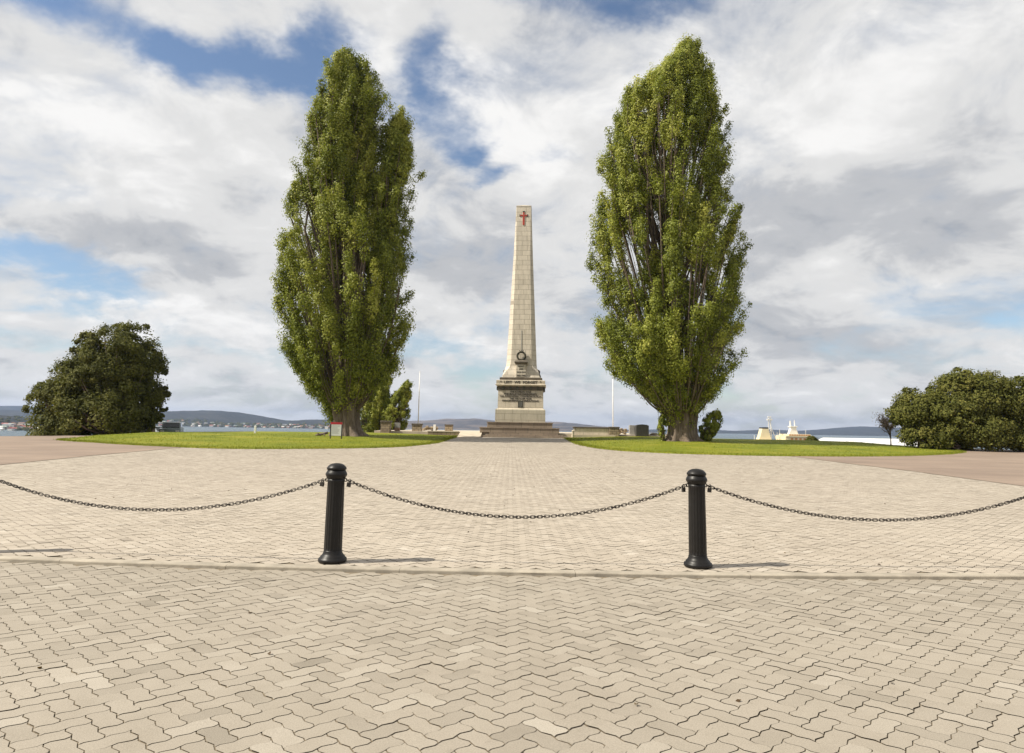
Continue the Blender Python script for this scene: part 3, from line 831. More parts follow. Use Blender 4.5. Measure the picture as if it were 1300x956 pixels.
o = leaves('leaf_litter', lp, np.stack([rg.normal(0, .3, len(lp)), rg.normal(0, .3, len(lp)), np.ones(len(lp))], -1), rg.uniform(0.02, 0.05, len(lp)), rg.random(len(lp)) * 0.7, M['twig_leaf'], None, rg)
o['kind'] = 'stuff'
POPS = 'tall poplars either side of the obelisk'
poplar('tall green poplar with a split double top on the lawn left of the obelisk', (-13.3, 56, 0.55), PL, 0.92, 11, 215, per_m=7.4, lobe=[(14.5, -12.8, -8.4), (19.2, -13.2, -8.55), (21.24, -12.9, -8.4), (23.34, -12.3, -8.2), (24.75, -11.9, -8.6), (27.0, -11.5, -9.0), (28.4, -10.9, -9.7)], group=POPS)
PR = [(z, l - 0.12, r - 0.1) for z, l, r in PR]
poplar('tall broad green poplar with buttressed trunk on the lawn right of the obelisk', (13.9, 56, 0.50), PR, 0.92, 23, 220, per_m=7.4, group=POPS)
poplar('smaller poplar directly behind the left poplar, partly hidden by its crown', (-15.8, 78, 0.6), [(0.75, -17.5, -13.2), (3, -17.9, -13.1), (6, -17.3, -13.4), (9, -16.6, -14.0), (11, -15.9, -15.0)], 0.9, 31, 95, trunk_r=0.3, per_m=10, bush=True)
poplar('slim small poplar leaning right behind the stone pillars, nearest the left flagpole', (-13.2, 77, 0.6), [(0.75, -14.4, -11.7), (2, -14.6, -11.4), (3.6, -14.2, -11.2), (5, -13.2, -11.2), (6.4, -12.1, -11.5)], 0.9, 37, 60, trunk_r=0.25, per_m=10, bush=True)
poplar('low leafy sucker bush at the right foot of the right poplar', (16.2, 56.6, 0.5), [(0.75, 15.5, 16.6), (1.4, 15.4, 17.1), (2.2, 15.6, 17.4), (3.1, 16.6, 17.3)], 0.8, 41, 26, trunk_r=0.25, per_m=9, name='shrub', bush=True)['category'] = 'shrub'
poplar('tiny leafy sucker bush at the left foot of the right poplar', (12.3, 55.5, 0.5), [(0.9, 12.0, 12.6), (1.6, 11.8, 12.7), (2.6, 12.0, 12.5)], 0.8, 43, 7, trunk_r=0.2, per_m=8, name='shrub', bush=True)['category'] = 'shrub'

def round_tree(label, base, lobes, m, seed, clumps, leaf=0.17, per=190, group=None, cr=(0.7, 1.25), name='broadleaf_tree', cat='tree'):
    """lobes: (x,y,z,rx,ry,rz) relative to base; leaf clumps spread over and inside them"""
    rng = np.random.default_rng(seed); rnd = random.Random(seed)
    t = thing(name, label, cat, base, group=group)
    P, Nn, T = [], [], []
    vol = np.array([l[3] * l[5] for l in lobes]); cnt = np.maximum(6, (clumps * vol / vol.sum())).astype(int)
    wood = bmesh.new()
    for (lx, ly, lz, rx, ry, rz), n in zip(lobes, cnt):
        d = unit(rng, n * 2); d = d[d[:, 2] > -0.75][:n]
        for v in d:
            R = rng.uniform(*cr)
            inner = rng.random() < 0.2
            f = rng.uniform(0.45, 0.75) if inner else rng.uniform(0.82, 1.02)
            if not inner and rng.random() < 0.22: R, f = R * 0.45, rng.uniform(0.95, 1.06)
            c = np.array([lx, ly, lz]) + v * np.array([rx, ry, rz]) * f - v * R * 0.55
            if c[2] < 0.25: c[2] = 0.25 + rng.random() * 0.4
            q = unit(rng, per)
            # keep mostly the outward half so clumps read as pads
            q = np.where(((q * v).sum(1) < -0.25)[:, None], -q, q)
            rr = rng.random((per, 1)) ** 0.35
            bumps = 1 + 0.25 * np.sin(q[:, :1] * 7 + rng.random() * 6) * np.sin(q[:, 1:2] * 6 + rng.random() * 6)
            pos = c + q * rr * R * bumps * np.array([1.05, 1.05, 0.8])
            nr = q * 0.6 + v * 0.35 + rng.normal(size=q.shape) * 0.4 + np.array([0, 0, 0.3])
            P.append(pos); Nn.append(nr); T.append(0.45 + rng.normal(0, 0.1) + rng.normal(0, 0.14, per))
            if rng.random() < 0.35:
                p0 = np.array([lx * 0.4, ly * 0.4, max(0.4, lz * 0.35)])
                tube(wood, [tuple(p0), tuple(p0 * 0.45 + c * 0.55 - np.array([0, 0, 0.3])), tuple(c)], [0.12, 0.07, 0.02], 5)
    P = np.concatenate(P); P[:, 2] = np.maximum(P[:, 2], 0.02)
    leaves('crown', P, np.concatenate(Nn), rng.uniform(0.7, 1.3, len(P)) * leaf, np.concatenate(T), m, t, rng)
    top = max(l[2] for l in lobes); q_ = min(1.0, top / 4)
    lathe(wood, [(0.55 * q_, -0.4), (0.42 * q_, 0.08 * top), (0.34 * q_, 0.3 * top), (0.28 * q_, 0.6 * top), (0.12 * q_, 0.85 * top), (0.03 * q_, top)], 12)
    obj('trunk', wood, M['twig'], t, True)
    return t
LT = 'dark trees at the left end of the lawn'
def tz(x, y): return float(terr(x, y))
round_tree('tallest dark green round tree left of the lawn, beside the parked cars', (-34.1, 59, tz(-34.1, 59)), [(0.7, 0, 7.2, 3.1, 3.4, 3.7), (-0.4, 0, 6.6, 3.4, 3.4, 4.0), (1.0, -0.3, 5.0, 2.9, 3.2, 4.2), (-0.4, 0, 4.2, 4.0, 4, 4.0), (0.0, -1.2, 2.2, 3.9, 3.4, 2.2), (-2.2, 0.3, 6.4, 2.2, 2.4, 2.6)], M['dark_leaf'], 51, 460, group=LT, cr=(0.6, 1.1))
round_tree('dark green domed tree at the far left, nearer the town houses', (-38.2, 60, tz(-38.2, 60)), [(0.8, 0, 6.0, 2.9, 3, 3.2), (-0.6, 0, 4.4, 3.0, 3, 3.2), (0, -0.6, 2.2, 2.9, 2.8, 2.2)], M['dark_leaf'], 53, 280, group=LT, cr=(0.6, 1.05))
round_tree('low dark bush at the right foot of the tallest dark tree', (-31.0, 59.5, tz(-31.0, 59.5)), [(0, 0, 3.4, 1.3, 1.3, 1.5), (-0.6, 0, 2.2, 1.4, 1.2, 1.4)], M['dark_leaf'], 55, 40, group=None, cr=(0.4, 0.8), name='shrub', cat='shrub')
RT = 'olive green trees at the right end of the lawn'
round_tree('olive green rounded tree on the left of the right hand clump, by the bare sapling', (32.0, 53.6, tz(32.0, 53.6)), [(0.2, 0, 3.1, 1.9, 2.0, 1.9), (-0.9, 0, 2.7, 1.5, 1.6, 1.3), (0.8, 0.3, 2.0, 1.9, 2.0, 1.6), (0.2, -0.6, 1.1, 2.0, 1.6, 1.2)], M['olive_leaf'], 61, 170, group=RT, cr=(0.5, 0.9), leaf=0.15)
round_tree('biggest olive green tree in the middle of the right hand clump', (35.2, 53.2, tz(35.2, 53.2)), [(0, 0, 3.9, 2.7, 2.6, 2.5), (1.3, -0.4, 3.6, 2.2, 2.3, 2.5), (-1.2, -0.5, 2.6, 2.3, 2.3, 2.2), (0.4, -1.0, 1.4, 3.2, 2.2, 1.5), (-0.8, -1.2, 0.9, 2.2, 1.4, 1.0), (1.2, -1.2, 0.9, 2.4, 1.4, 1.0)], M['olive_leaf'], 63, 330, group=RT, cr=(0.5, 1.0), leaf=0.15)
round_tree('olive green tree at the right edge of the right hand clump', (39.4, 52.6, tz(39.4, 52.6)), [(0, 0, 3.6, 2.7, 2.6, 2.3), (2.2, 0, 3.2, 2.6, 2.6, 2.4), (0.6, -0.8, 1.4, 3.4, 2.4, 1.5), (0, -1.2, 0.9, 3.2, 1.4, 1.0)], M['olive_leaf'], 65, 320, group=RT, cr=(0.5, 1.0), leaf=0.15)
for i, (x, y, rx, rz, lab, mm) in enumerate(((28.6, 65.5, 0.5, 0.4, 'small dark scrubby bush on the bank in front of the ship bridge', 'olive_leaf'), (31.6, 66.5, 0.45, 0.35, 'small brown scrubby bush on the bank beside the white shed', 'dry_leaf'), (33.5, 55.2, 1.0, 0.6, 'low brown undergrowth bush below the right hand trees', 'dry_leaf'))):
    round_tree(lab, (x, y, tz(x, y)), [(0, 0, rz, rx, rx, rz * 1.2), (rx * 0.6, 0, rz * 0.7, rx * 0.7, rx * 0.7, rz)], M[mm], 70 + i, 22, leaf=0.13, per=90, cr=(0.25, 0.5), name='shrub', cat='shrub')

# bare sapling
t = thing('sapling', 'thin half bare sapling with brown twigs in front of the white shed', 'tree', (32.0, 58.0, tz(32, 58)))
wood = bmesh.new(); rnd = random.Random(5); P = []
def twig(p, d, L, r, lev):
    q = p + d * L
    tube(wood, [tuple(p), tuple(p + d * L * 0.5 + Vector((rnd.uniform(-.03, .03), rnd.uniform(-.03, .03), 0))), tuple(q)], [r, r * 0.8, r * 0.55], 5)
    if lev == 0:
        for _ in range(4): P.append(q + Vector((rnd.gauss(0, .16), rnd.gauss(0, .16), rnd.gauss(0, .16))))
        return
    for _ in range(5 if lev > 2 else 4):
        e = (d + Vector((rnd.uniform(-1, 1), rnd.uniform(-1, 1), rnd.uniform(0.0, .4)))).normalized()
        twig(p.lerp(q, rnd.uniform(0.4, 1)), e, L * rnd.uniform(0.6, 0.85), r * 0.6, lev - 1)
twig(Vector((0, 0, 0)), Vector((0.02, 0, 1)), 1.1, 0.06, 4)
obj('trunk', wood, M['twig'], t, True)
P = np.array([tuple(p) for p in P]); rg = np.random.default_rng(9)
leaves('crown', P, unit(rg, len(P)), rg.uniform(0.05, 0.1, len(P)), rg.random(len(P)), M['dry_leaf'], t, rg)

# ------------------------------------------------------------------ terrace furniture
def pillar(name, label, cat, x0, x1, y, d, z0, z1, body, cap, capz=0.16, over=0.05, rz=0.0):
    cx = (x0 + x1) / 2; w = (x1 - x0) / 2
    t = thing(name, label, cat, (cx, y, z0), rz)
    h = z1 - z0
    bm = bmesh.new(); box(bm, -w, w, 0, d, 0, h - capz, 0.02); obj('body', bm, body, t)
    bm = bmesh.new(); box(bm, -w - over, w + over, -over, d + over, h - capz + 0.002, h, 0.03); obj('cap', bm, cap, t)
    return t
pillar('stone_pillar', 'broad rough stone pillar nearest the left poplar, before the small poplars', 'pillar', -12.46, -11.58, 66.0, 0.9, 0.40, 1.90, M['rubble'], M['darkstone'], 0.2)
t = thing('brick_pedestal', 'narrow red brick pedestal with grey top between the two left pillars', 'pedestal', (-11.05, 67.0, 0.9))
bm = bmesh.new(); box(bm, -0.24, 0.24, 0, 0.45, 0, 0.34, 0.01); obj('body', bm, M['redbrick'], t)
bm = bmesh.new(); box(bm, -0.25, 0.25, -0.01, 0.46, 0.342, 0.82, 0.015); obj('cap', bm, M['greystone'], t)
pillar('stone_pillar', 'dark capped stone pillar just right of the left flagpole', 'pillar', -9.6, -8.7, 67.0, 0.9, 0.90, 1.68, M['rubble'], M['darkstone'], 0.18)
t = thing('rubble_wall', 'low broken rubble wall between two stone pillars, behind the white notice', 'wall', (-8.5, 73, 0.93))
bm = bmesh.new(); rr = random.Random(3)
for i in range(26):
    x = rr.uniform(-0.75, 0.75); s = rr.uniform(0.1, 0.2); z = rr.uniform(0.05, 0.5) * (1 - 0.3 * abs(x))
    b2 = bmesh.new(); bmesh.ops.create_icosphere(b2, subdivisions=1, radius=s); b2.transform(Matrix.Translation((x, rr.uniform(-.15, .15), z)) @ Matrix.Diagonal((1.4, 1, 0.8, 1)))
    m_ = bpy.data.meshes.new('t'); b2.to_mesh(m_); b2.free(); bm.from_mesh(m_); bpy.data.meshes.remove(m_)
obj('stones', bm, M['rubble'], t)
t = thing('notice_board', 'small white upright notice in front of the rubble wall', 'sign', (-7.9, 71.5, 0.93))
bm = bmesh.new(); box(bm, -0.13, 0.13, 0, 0.04, 0.02, 0.68, 0.008); obj('panel', bm, M['white'], t)
bm = bmesh.new(); box(bm, -0.15, 0.15, 0.042, 0.12, 0, 0.5, 0.01); obj('stand', bm, M['darkmetal'], t)
pillar('stone_pillar', 'pale stone pillar nearest the left side of the obelisk steps', 'pillar', -7.35, -6.5, 77.0, 0.85, 0.93, 1.66, M['rubble'], M['darkstone'], 0.14)
t = thing('parapet_wall', 'long low stone parapet along the left front of the terrace', 'wall', (-6.2, 66.4, 0.4))
bm = bmesh.new(); box(bm, -1.75, 1.2, -0.02, 0.25, 0, 0.50, 0.02); obj('body', bm, M['rubble'], t)
bm = bmesh.new(); box(bm, -1.8, 1.25, -0.06, 0.29, 0.502, 0.6, 0.02); obj('coping', bm, M['terrace'], t)
# right side: seat wall with dark coping, pillar, boxes
t = thing('seat_wall', 'long low sandstone wall with dark coping right of the obelisk steps', 'wall', (7.75, 66.2, 0.5))
bm = bmesh.new(); box(bm, -1.85, 2.3, -0.28, 0.49, 0, 0.36, 0.02); obj('footing', bm, M['terrace'], t)
bm = bmesh.new(); box(bm, -1.65, 1.7, 0.0, 0.4, 0.362, 0.98, 0.02); obj('body', bm, M['dado'], t)
bm = bmesh.new(); box(bm, -1.75, 1.7, -0.08, 0.48, 0.982, 1.12, 0.03); obj('coping', bm, M['darkstone'], t)
pillar('stone_pillar', 'square stone pillar at the right end of the long seat wall', 'pillar', 9.50, 10.42, 66.0, 0.8, 0.5, 1.68, M['rubble'], M['darkstone'], 0.14)
t = thing('rubble_wall', 'short low rubble wall between the square pillar and the grey box', 'wall', (11.0, 68.2, 0.93))
bm = bmesh.new(); rr = random.Random(4)
for i in range(22):
    x = rr.uniform(-0.45, 0.45); s = rr.uniform(0.1, 0.18); z = rr.uniform(0.05, 0.55)
    b2 = bmesh.new(); bmesh.ops.create_icosphere(b2, subdivisions=1, radius=s); b2.transform(Matrix.Translation((x, rr.uniform(-.12, .12), z)) @ Matrix.Diagonal((1.4, 1, 0.8, 1)))
    m_ = bpy.data.meshes.new('t'); b2.to_mesh(m_); b2.free(); bm.from_mesh(m_); bpy.data.meshes.remove(m_)
obj('stones', bm, M['rubble'], t)
t = thing('grey_cabinet', 'narrow pale grey cabinet beside the dark block', 'cabinet', (11.95, 67.6, 0.5))
bm = bmesh.new(); box(bm, -0.26, 0.26, 0, 0.5, 0, 1.36, 0.02); obj('body', bm, M['greystone'], t)
bm = bmesh.new(); box(bm, -0.2, 0.2, -0.012, -0.002, 0.15, 1.2, 0.004); obj('door', bm, M['greystone'], t)
t = thing('dark_block', 'big dark square block with rounded top left of the right poplar', 'memorial block', (12.7, 66.2, 0.45))
bm = bmesh.new()
loft(bm, [[(-0.6, y, 0), (0.6, y, 0), (0.6, y, 1.38), (0.42, y, 1.46), (0, y, 1.5), (-0.42, y, 1.46), (-0.6, y, 1.38)] for y in (0, 0.8)])
obj('body', bm, M['darkmetal'], t)
bm = bmesh.new(); box(bm, -0.7, 0.7, -0.1, 0.9, -0.08, -0.001, 0.01); obj('base', bm, M['darkstone'], t)
t = thing('stone_slab', 'low flat stone slab just right of the dark block', 'slab', (14.1, 67.2, 0.93))
bm = bmesh.new(); box(bm, -0.5, 0.5, 0, 0.6, 0, 0.13, 0.015); box(bm, -0.3, 0.25, 0.1, 0.5, 0.132, 0.21, 0.015); obj('body', bm, M['darkstone'], t)
for i, (x, h) in enumerate(((5.95, 0.75),)):
    t = thing('marker_post', 'short pale stone post at the right end of the stairs', 'post', (x, 65.6, 0.5))
    bm = bmesh.new(); lathe(bm, [(0.11, 0), (0.11, h - 0.1), (0.13, h - 0.08), (0.13, h - 0.02), (0.05, h + 0.04)], 12); obj('body', bm, M['terrace'], t)
# flagpoles
def flagpole(label, x, y, z, h):
    t = thing('flagpole', label, 'flagpole', (x, y, z), group='white flagpoles on the terrace')
    bm = bmesh.new(); lathe(bm, [(0.062, 0), (0.058, h * 0.5), (0.042, h)], 12); obj('pole', bm, M['white'], t, True)
    bm = bmesh.new(); lathe(bm, [(0.01, h + 0.002), (0.06, h + 0.03), (0.075, h + 0.075), (0.05, h + 0.12), (0.004, h + 0.14)], 12); obj('finial', bm, M['white'], t, True)
    bm = bmesh.new(); lathe(bm, [(0.16, 0.0), (0.16, 0.06), (0.09, 0.1), (0.068, 0.22)], 16); obj('base', bm, M['greystone'], t)
flagpole('slim white flagpole left of the obelisk above a dark capped pillar', -10.75, 80, 0.93, 6.75)
flagpole('slim white flagpole right of the obelisk behind the square pillar', 11.9, 80, 0.93, 6.6)

# sign on the lawn beside the left poplar
t = thing('sign_board', 'white information sign with red header on black posts by the left poplar', 'sign', (-12.65, 50, tz(-12.65, 50) + 0.2), math.radians(6))
bm = bmesh.new(); box(bm, -0.36, 0.36, 0, 0.03, 0.22, 1.03, 0.004); obj('panel', bm, M['panel'], t)
bm = bmesh.new(); box(bm, -0.42, 0.42, -0.006, 0.036, 1.032, 1.19, 0.004); obj('header', bm, M['red'], t)
for sx in (-1, 1):
    bm = bmesh.new(); box(bm, sx * 0.40 - 0.036, sx * 0.40 + 0.036, -0.01, 0.06, -0.3, 1.03, 0.006); obj('post', bm, M['post_black'], t)
bm = bmesh.new(); rr = random.Random(2)
for i in range(9):
    zz = 0.94 - i * 0.07; w = rr.uniform(0.18, 0.28)
    box(bm, -0.29, -0.29 + 2 * w, -0.004, -0.0015, zz, zz + 0.018)
obj('printed_lines', bm, M['print'], t)
t = thing('marker_post', 'short white square post standing alone on the left lawn', 'post', (-21.3, 57.5, tz(-21.3, 57.5) + 0.2))
bm = bmesh.new(); box(bm, -0.075, 0.075, -0.075, 0.075, -0.2, 0.62, 0.012); obj('body', bm, M['white'], t)
bm = bmesh.new(); loft(bm, [[(-s, -s, z), (s, -s, z), (s, s, z), (-s, s, z)] for s, z in ((0.085, 0.622), (0.085, 0.65), (0.01, 0.70))]); obj('cap', bm, M['white'], t)
t = thing('fallen_branch', 'short broken branch lying on the grass left of the sign', 'branch', (-14.9, 54.3, tz(-14.9, 54.3) + 0.22))
bm = bmesh.new(); tube(bm, [(-0.45, 0, 0.08), (-0.15, 0.05, 0.13), (0.2, 0.0, 0.2), (0.5, 0.1, 0.3)], [0.06, 0.09, 0.1, 0.09], 8); tube(bm, [(-0.1, 0.05, 0.12), (-0.3, -0.1, 0.26)], [0.05, 0.03], 6); tube(bm, [(0.2, 0, 0.18), (0.35, -0.2, 0.04)], [0.06, 0.03], 6)
obj('wood', bm, M['bark'], t, True)

# ------------------------------------------------------------------ parked cars beyond the lawn
M['car_green'] = simple('car_paint_green', (0.11, 0.14, 0.12), 0.25, 0.1, 2)
M['car_silver'] = simple('car_paint_silver', (0.42, 0.45, 0.47), 0.25, 0.1, 2)
M['glass'] = simple('car_glass', (0.015, 0.02, 0.018), 0.05, 0.1, 2)
M['tyre'] = simple('tyre_rubber', (0.015, 0.015, 0.015), 0.8, 0.1, 10)
M['rim'] = simple('alloy_rim', (0.4, 0.4, 0.4), 0.35, 0.1, 5, metallic=0.8)
M['lamp'] = simple('lamp_lens', (0.55, 0.55, 0.5), 0.15, 0.05, 5)
def car(label, x, y, z, rz, paint):
    t = thing('parked_car', label, 'car', (x, y, z), rz)
    prof = [(-2.15, 0.35), (-2.2, 0.6), (-2.05, 0.92), (-1.2, 1.02), (1.95, 1.05), (2.12, 0.85), (2.15, 0.4)]
    bm = bmesh.new()
    loft(bm, [[(yy, a, zz) for a, zz in prof] for yy in (-0.86, -0.8, 0.8, 0.86)])
    obj('body', bm, paint, t)
    cab = [(-1.05, 1.03), (-0.5, 1.52), (1.2, 1.56), (1.85, 1.06)]
    bm = bmesh.new()
    loft(bm, [[(yy * (0.9 if zz > 1.3 else 1), a, zz) for a, zz in cab] for yy in (-0.78, 0.78)])
    obj('roof', bm, paint, t)
    bm = bmesh.new()
    loft(bm, [[(-0.68, -1.0, 1.08), (0.68, -1.0, 1.08), (0.6, -0.55, 1.49), (-0.6, -0.55, 1.49)], [(-0.68, -1.03, 1.1), (0.68, -1.03, 1.1), (0.6, -0.58, 1.51), (-0.6, -0.58, 1.51)]]); obj('windscreen', bm, M['glass'], t)
    bm = bmesh.new()
    loft(bm, [[(-0.66, 1.86, 1.1), (0.66, 1.86, 1.1), (0.6, 1.27, 1.5), (-0.6, 1.27, 1.5)], [(-0.66, 1.83, 1.1), (0.66, 1.83, 1.1), (0.6, 1.23, 1.5), (-0.6, 1.23, 1.5)]]); obj('rear_window', bm, M['glass'], t)
    for sx in (-1, 1):
        bm = bmesh.new()
        loft(bm, [[(sx * 0.79, -0.8, 1.1), (sx * 0.79, 1.55, 1.1), (sx * 0.725, 1.1, 1.48), (sx * 0.725, -0.4, 1.48)], [(sx * 0.77, -0.8, 1.1), (sx * 0.77, 1.55, 1.1), (sx * 0.70, 1.1, 1.48), (sx * 0.70, -0.4, 1.48)]]); obj('side_window', bm, M['glass'], t)
        for yy in (-1.35, 1.35):
            bm = bmesh.new(); lathe(bm, [(0.2, -0.1), (0.31, -0.1), (0.33, -0.06), (0.33, 0.06), (0.31, 0.1), (0.2, 0.1)], 20)
            bm.transform(Matrix.Translation((sx * 0.8, yy, 0.33)) @ Matrix.Rotation(PI / 2, 4, 'Y')); w = obj('wheel', bm, M['tyre'], t, True)
            bm = bmesh.new(); lathe(bm, [(0.19, -0.11), (0.19, 0.11), (0.05, 0.115)], 16); bm.transform(Matrix.Translation((sx * 0.8, yy, 0.33)) @ Matrix.Rotation(PI / 2, 4, 'Y')); obj('rim', bm, M['rim'], w)
        bm = bmesh.new(); box(bm, sx * 0.62 - 0.16, sx * 0.62 + 0.16, -2.21, -2.12, 0.66, 0.82, 0.02); obj('headlight', bm, M['lamp'], t)
    bm = bmesh.new(); box(bm, -0.82, 0.82, -2.26, -2.17, 0.3, 0.55, 0.03); obj('bumper', bm, M['tyre'], t)
    return t
zc = -0.12
car('dark green parked car beyond the left lawn, beside the dark bush', -31.2, 63.5, zc, math.radians(22), M['car_green'])
car('silver parked car half hidden behind the tallest dark tree', -35.0, 68.0, -0.55, math.radians(70), M['car_silver'])

# ------------------------------------------------------------------ dockside: ship and shed
M['ship_cream'] = simple('ship_cream', (0.72, 0.62, 0.40), 0.5, 0.08, 0.5)
M['ship_orange'] = simple('ship_orange', (0.52, 0.22, 0.07), 0.5, 0.1, 0.5)
M['ship_white'] = simple('ship_white', (0.75, 0.72, 0.66), 0.5, 0.06, 0.5)
t = thing('ship', 'cream and orange ship with black topped funnel and lattice mast behind the right lawn', 'ship', (129.3, 330, -18))
bm = bmesh.new()
loft(bm, [[(x, -w, z), (x, w, z), (x, w * 0.8, -1.0), (x, -w * 0.8, -1.0)] if False else [(x, -w, z), (x, -w * 0.75, -1.0), (x, w * 0.75, -1.0), (x, w, z)] for x, w, z in ((-30, 5, 12), (-20, 8, 11), (15, 8, 11), (28, 5, 12.5), (36, 0.6, 14))])
obj('hull', bm, M['ship_orange'], t)
bm = bmesh.new(); box(bm, -14, 13, -6.5, 6.5, 11.5, 15.2, 0.1); box(bm, 0, 12.5, -6, 6, 15.21, 17.0, 0.1); obj('superstructure', bm, M['ship_cream'], t)
bm = bmesh.new(); box(bm, 0.2, 13.4, -6.4, 6.4, 17.02, 17.5, 0.05); box(bm, 1.6, 12, -6, 6, 17.52, 18.3, 0.1); obj('bridge', bm, M['ship_cream'], t)
for q_ in [(1.9 + k * 1.1, 2.7 + k * 1.1, -6.1, -6.02, 17.65, 18.15) for k in range(9)] + [(2.5 + k * 2.0, 3.6 + k * 2.0, -6.1, -6.02, 15.6, 16.5) for k in range(5)]:
    bm = bmesh.new(); box(bm, *q_); obj('window', bm, M['ship_orange'], t)
bm = bmesh.new(); loft(bm, [[(-10.6 + a, -2, z), (-5.4 - b, -2, z), (-5.4 - b, 2, z), (-10.6 + a, 2, z)] for a, b, z in ((-0.6, -0.4, 15.22), (0.3, 0.1, 17), (1.3, 1.0, 20.6))]); f_ = obj('funnel', bm, M['ship_cream'], t)
bm = bmesh.new(); loft(bm, [[(-9.3, -2.0, z), (-6.4, -2.0, z), (-6.4, 2.0, z), (-9.3, 2.0, z)] for z in (20.62, 21.3)]); obj('funnel_top', bm, M['post_black'], f_)
bm = bmesh.new()
for sx in (-0.5, 0.5):
    tube(bm, [(-5.0 + sx * 1.4, 0, 15.2), (-5.0 + sx, 0, 26)], [0.22, 0.16], 8)
for k in range(9): tube(bm, [(-5.5, 0, 16 + k * 1.1), (-4.5, 0, 16.6 + k * 1.1)], [0.12, 0.12], 6)
tube(bm, [(-2, 0, 15.2), (-4.8, 0, 23)], [0.1, 0.1], 6); box(bm, -6.2, -3.8, -0.5, 0.5, 24.6, 25.4, 0.05); box(bm, -5.8, -4.2, -0.4, 0.4, 26.0, 26.5, 0.05)
obj('mast', bm, M['ship_white'], t)
bm = bmesh.new(); loft(bm, [[(6 - a, -1.2, z), (6 + a, -1.2, z), (6 + a, 1.2, z), (6 - a, 1.2, z)] for a, z in ((2.2, 18.32), (1.3, 20.6), (1.3, 21.6))])
box(bm, 4.3, 7.8, -1.6, 1.6, 21.62, 22.1, 0.05); tube(bm, [(5.0, 0, 22), (5.0, 0, 24.6)], [0.5, 0.4], 8); tube(bm, [(7.0, 0, 22), (7.0, 0, 25.0)], [0.35, 0.2], 8)
obj('radar_mast', bm, M['ship_white'], t)
for xx, hh in ((-12.5, 17.5), (-1.5, 19), (-0.3, 20.5), (12.2, 20.5), (14.8, 18)):
    bm = bmesh.new(); tube(bm, [(xx, 0, 14), (xx, 0, hh)], [0.12, 0.08], 6); obj('rigging_post', bm, M['ship_white'], t)
t = thing('shed', 'long low white roofed wharf shed behind the right lawn', 'building', (137, 250, -18))
bm = bmesh.new(); box(bm, -18, 22, 0, 22, 0, 14.6); obj('wall', bm, M['ship_white'], t)
bm = bmesh.new(); loft(bm, [[(x, -0.8, 14.61), (x, -0.8, 15.2), (x, 11, 17.4), (x, 22.8, 15.2), (x, 22.8, 14.61)] for x in (-18.6, 22.6)]); obj('roof', bm, M['white'], t)
for k in range(10):
    bm = bmesh.new(); box(bm, -16 + k * 3.7, -14 + k * 3.7, -0.06, -0.005, 7.5, 11); obj('door', bm, M['greystone'], t)

# ------------------------------------------------------------------ far shore: hills and houses
def fbm(x, seed, octs=5, f0=1.0):
    rg = np.random.default_rng(seed); y = np.zeros_like(x, dtype=float); a = 1.0
    for k in range(octs):
        y += a * np.sin(x * f0 * (1.9 ** k) + rg.uniform(0, 6.28)) * np.cos(x * f0 * 0.53 * (1.9 ** k) + rg.uniform(0, 6.28)); a *= 0.5
    return y
def hills(name, ridge, y_shore, y_ridge, m, seed, y_back=None):
    """ridge: list of (x, z) at y_ridge; slopes down to the shore at z=-18"""
    rx = np.array([r[0] for r in ridge]); rz = np.array([r[1] for r in ridge])
    xs = np.linspace(rx[0], rx[-1], 170)
    zr = np.interp(xs, rx, rz); zr = np.convolve(np.pad(zr, 5, 'edge'), np.ones(11) / 11, 'valid')
    zr = zr + fbm(xs / 160, seed) * 2.0 + fbm(xs / 24, seed + 1) * 1.0
    us = np.concatenate([np.linspace(0, 1, 34), np.linspace(1.08, 1.8, 6)])
    co = []
    for u in us:
        e = u if u <= 1 else max(0, 1 - (u - 1) * 1.2)
        s = 0.5 * e + 0.5 * (3 * e * e - 2 * e ** 3)
        gul = 1 + 0.10 * np.sin(xs / 95 + u * 3 + seed) * math.sin(math.pi * min(u, 1)) + 0.07 * np.sin(xs / 37 + u * 5) * math.sin(math.pi * min(u, 1))
        z = -19 + (zr + 19) * s * gul
        co.append(np.stack([xs, np.full_like(xs, y_shore + (y_ridge - y_shore) * u) + 18 * np.sin(xs / 130 + seed), z], -1))
    n = len(xs); co = np.concatenate(co); f = []
    for j in range(len(us) - 1):
        i = np.arange(n - 1) + j * n; f.append(np.stack([i, i + 1, i + 1 + n, i + n], -1))
    f = np.concatenate(f)
    o = struct(name, smooth(mesh_np(name, co, f.ravel(), np.full(len(f), 4, np.int32))), m)
    def at(x, u):
        i = int(np.clip(np.searchsorted(xs, x), 0, n - 1)); j = int(np.argmin(np.abs(us - u)))
        return Vector(co[j * n + i])
    return at
hills('far_hills', [(-6200, 60), (-4300, 70), (-3868, 91), (-3750, 102), (-3600, 96), (-3509, 79), (-3265, 18), (-3000, -10)], 3600, 5200, M['hill_forest'], 3)
near = hills('town_hill', [(-1900, 30), (-1500, 16), (-1151, 8), (-1115, 7), (-1079, 2), (-1025, -8), (-935, -19)], 1127, 1550, M['hill_forest'], 5)
mid = hills('wooded_hills', [(-3000, 40), (-2114, 46), (-1881, 54), (-1691, 62), (-1585, 66), (-1478, 57), (-1350, 38), (-1200, 13), (-1074, 26), (-883, 27), (-700, 10), (-640, -19)], 2680, 3700, M['hill_forest'], 8)
hills('dry_hills', [(-1350, 10), (-1229, 29), (-1014, 27), (-745, 29), (-529, 35), (-438, 57), (-368, 43), (-261, 60), (-126, 42), (63, 34), (278, 43), (440, 35), (601, 16), (817, -4), (900, -19)], 3700, 4700, M['hill_dry'], 12)
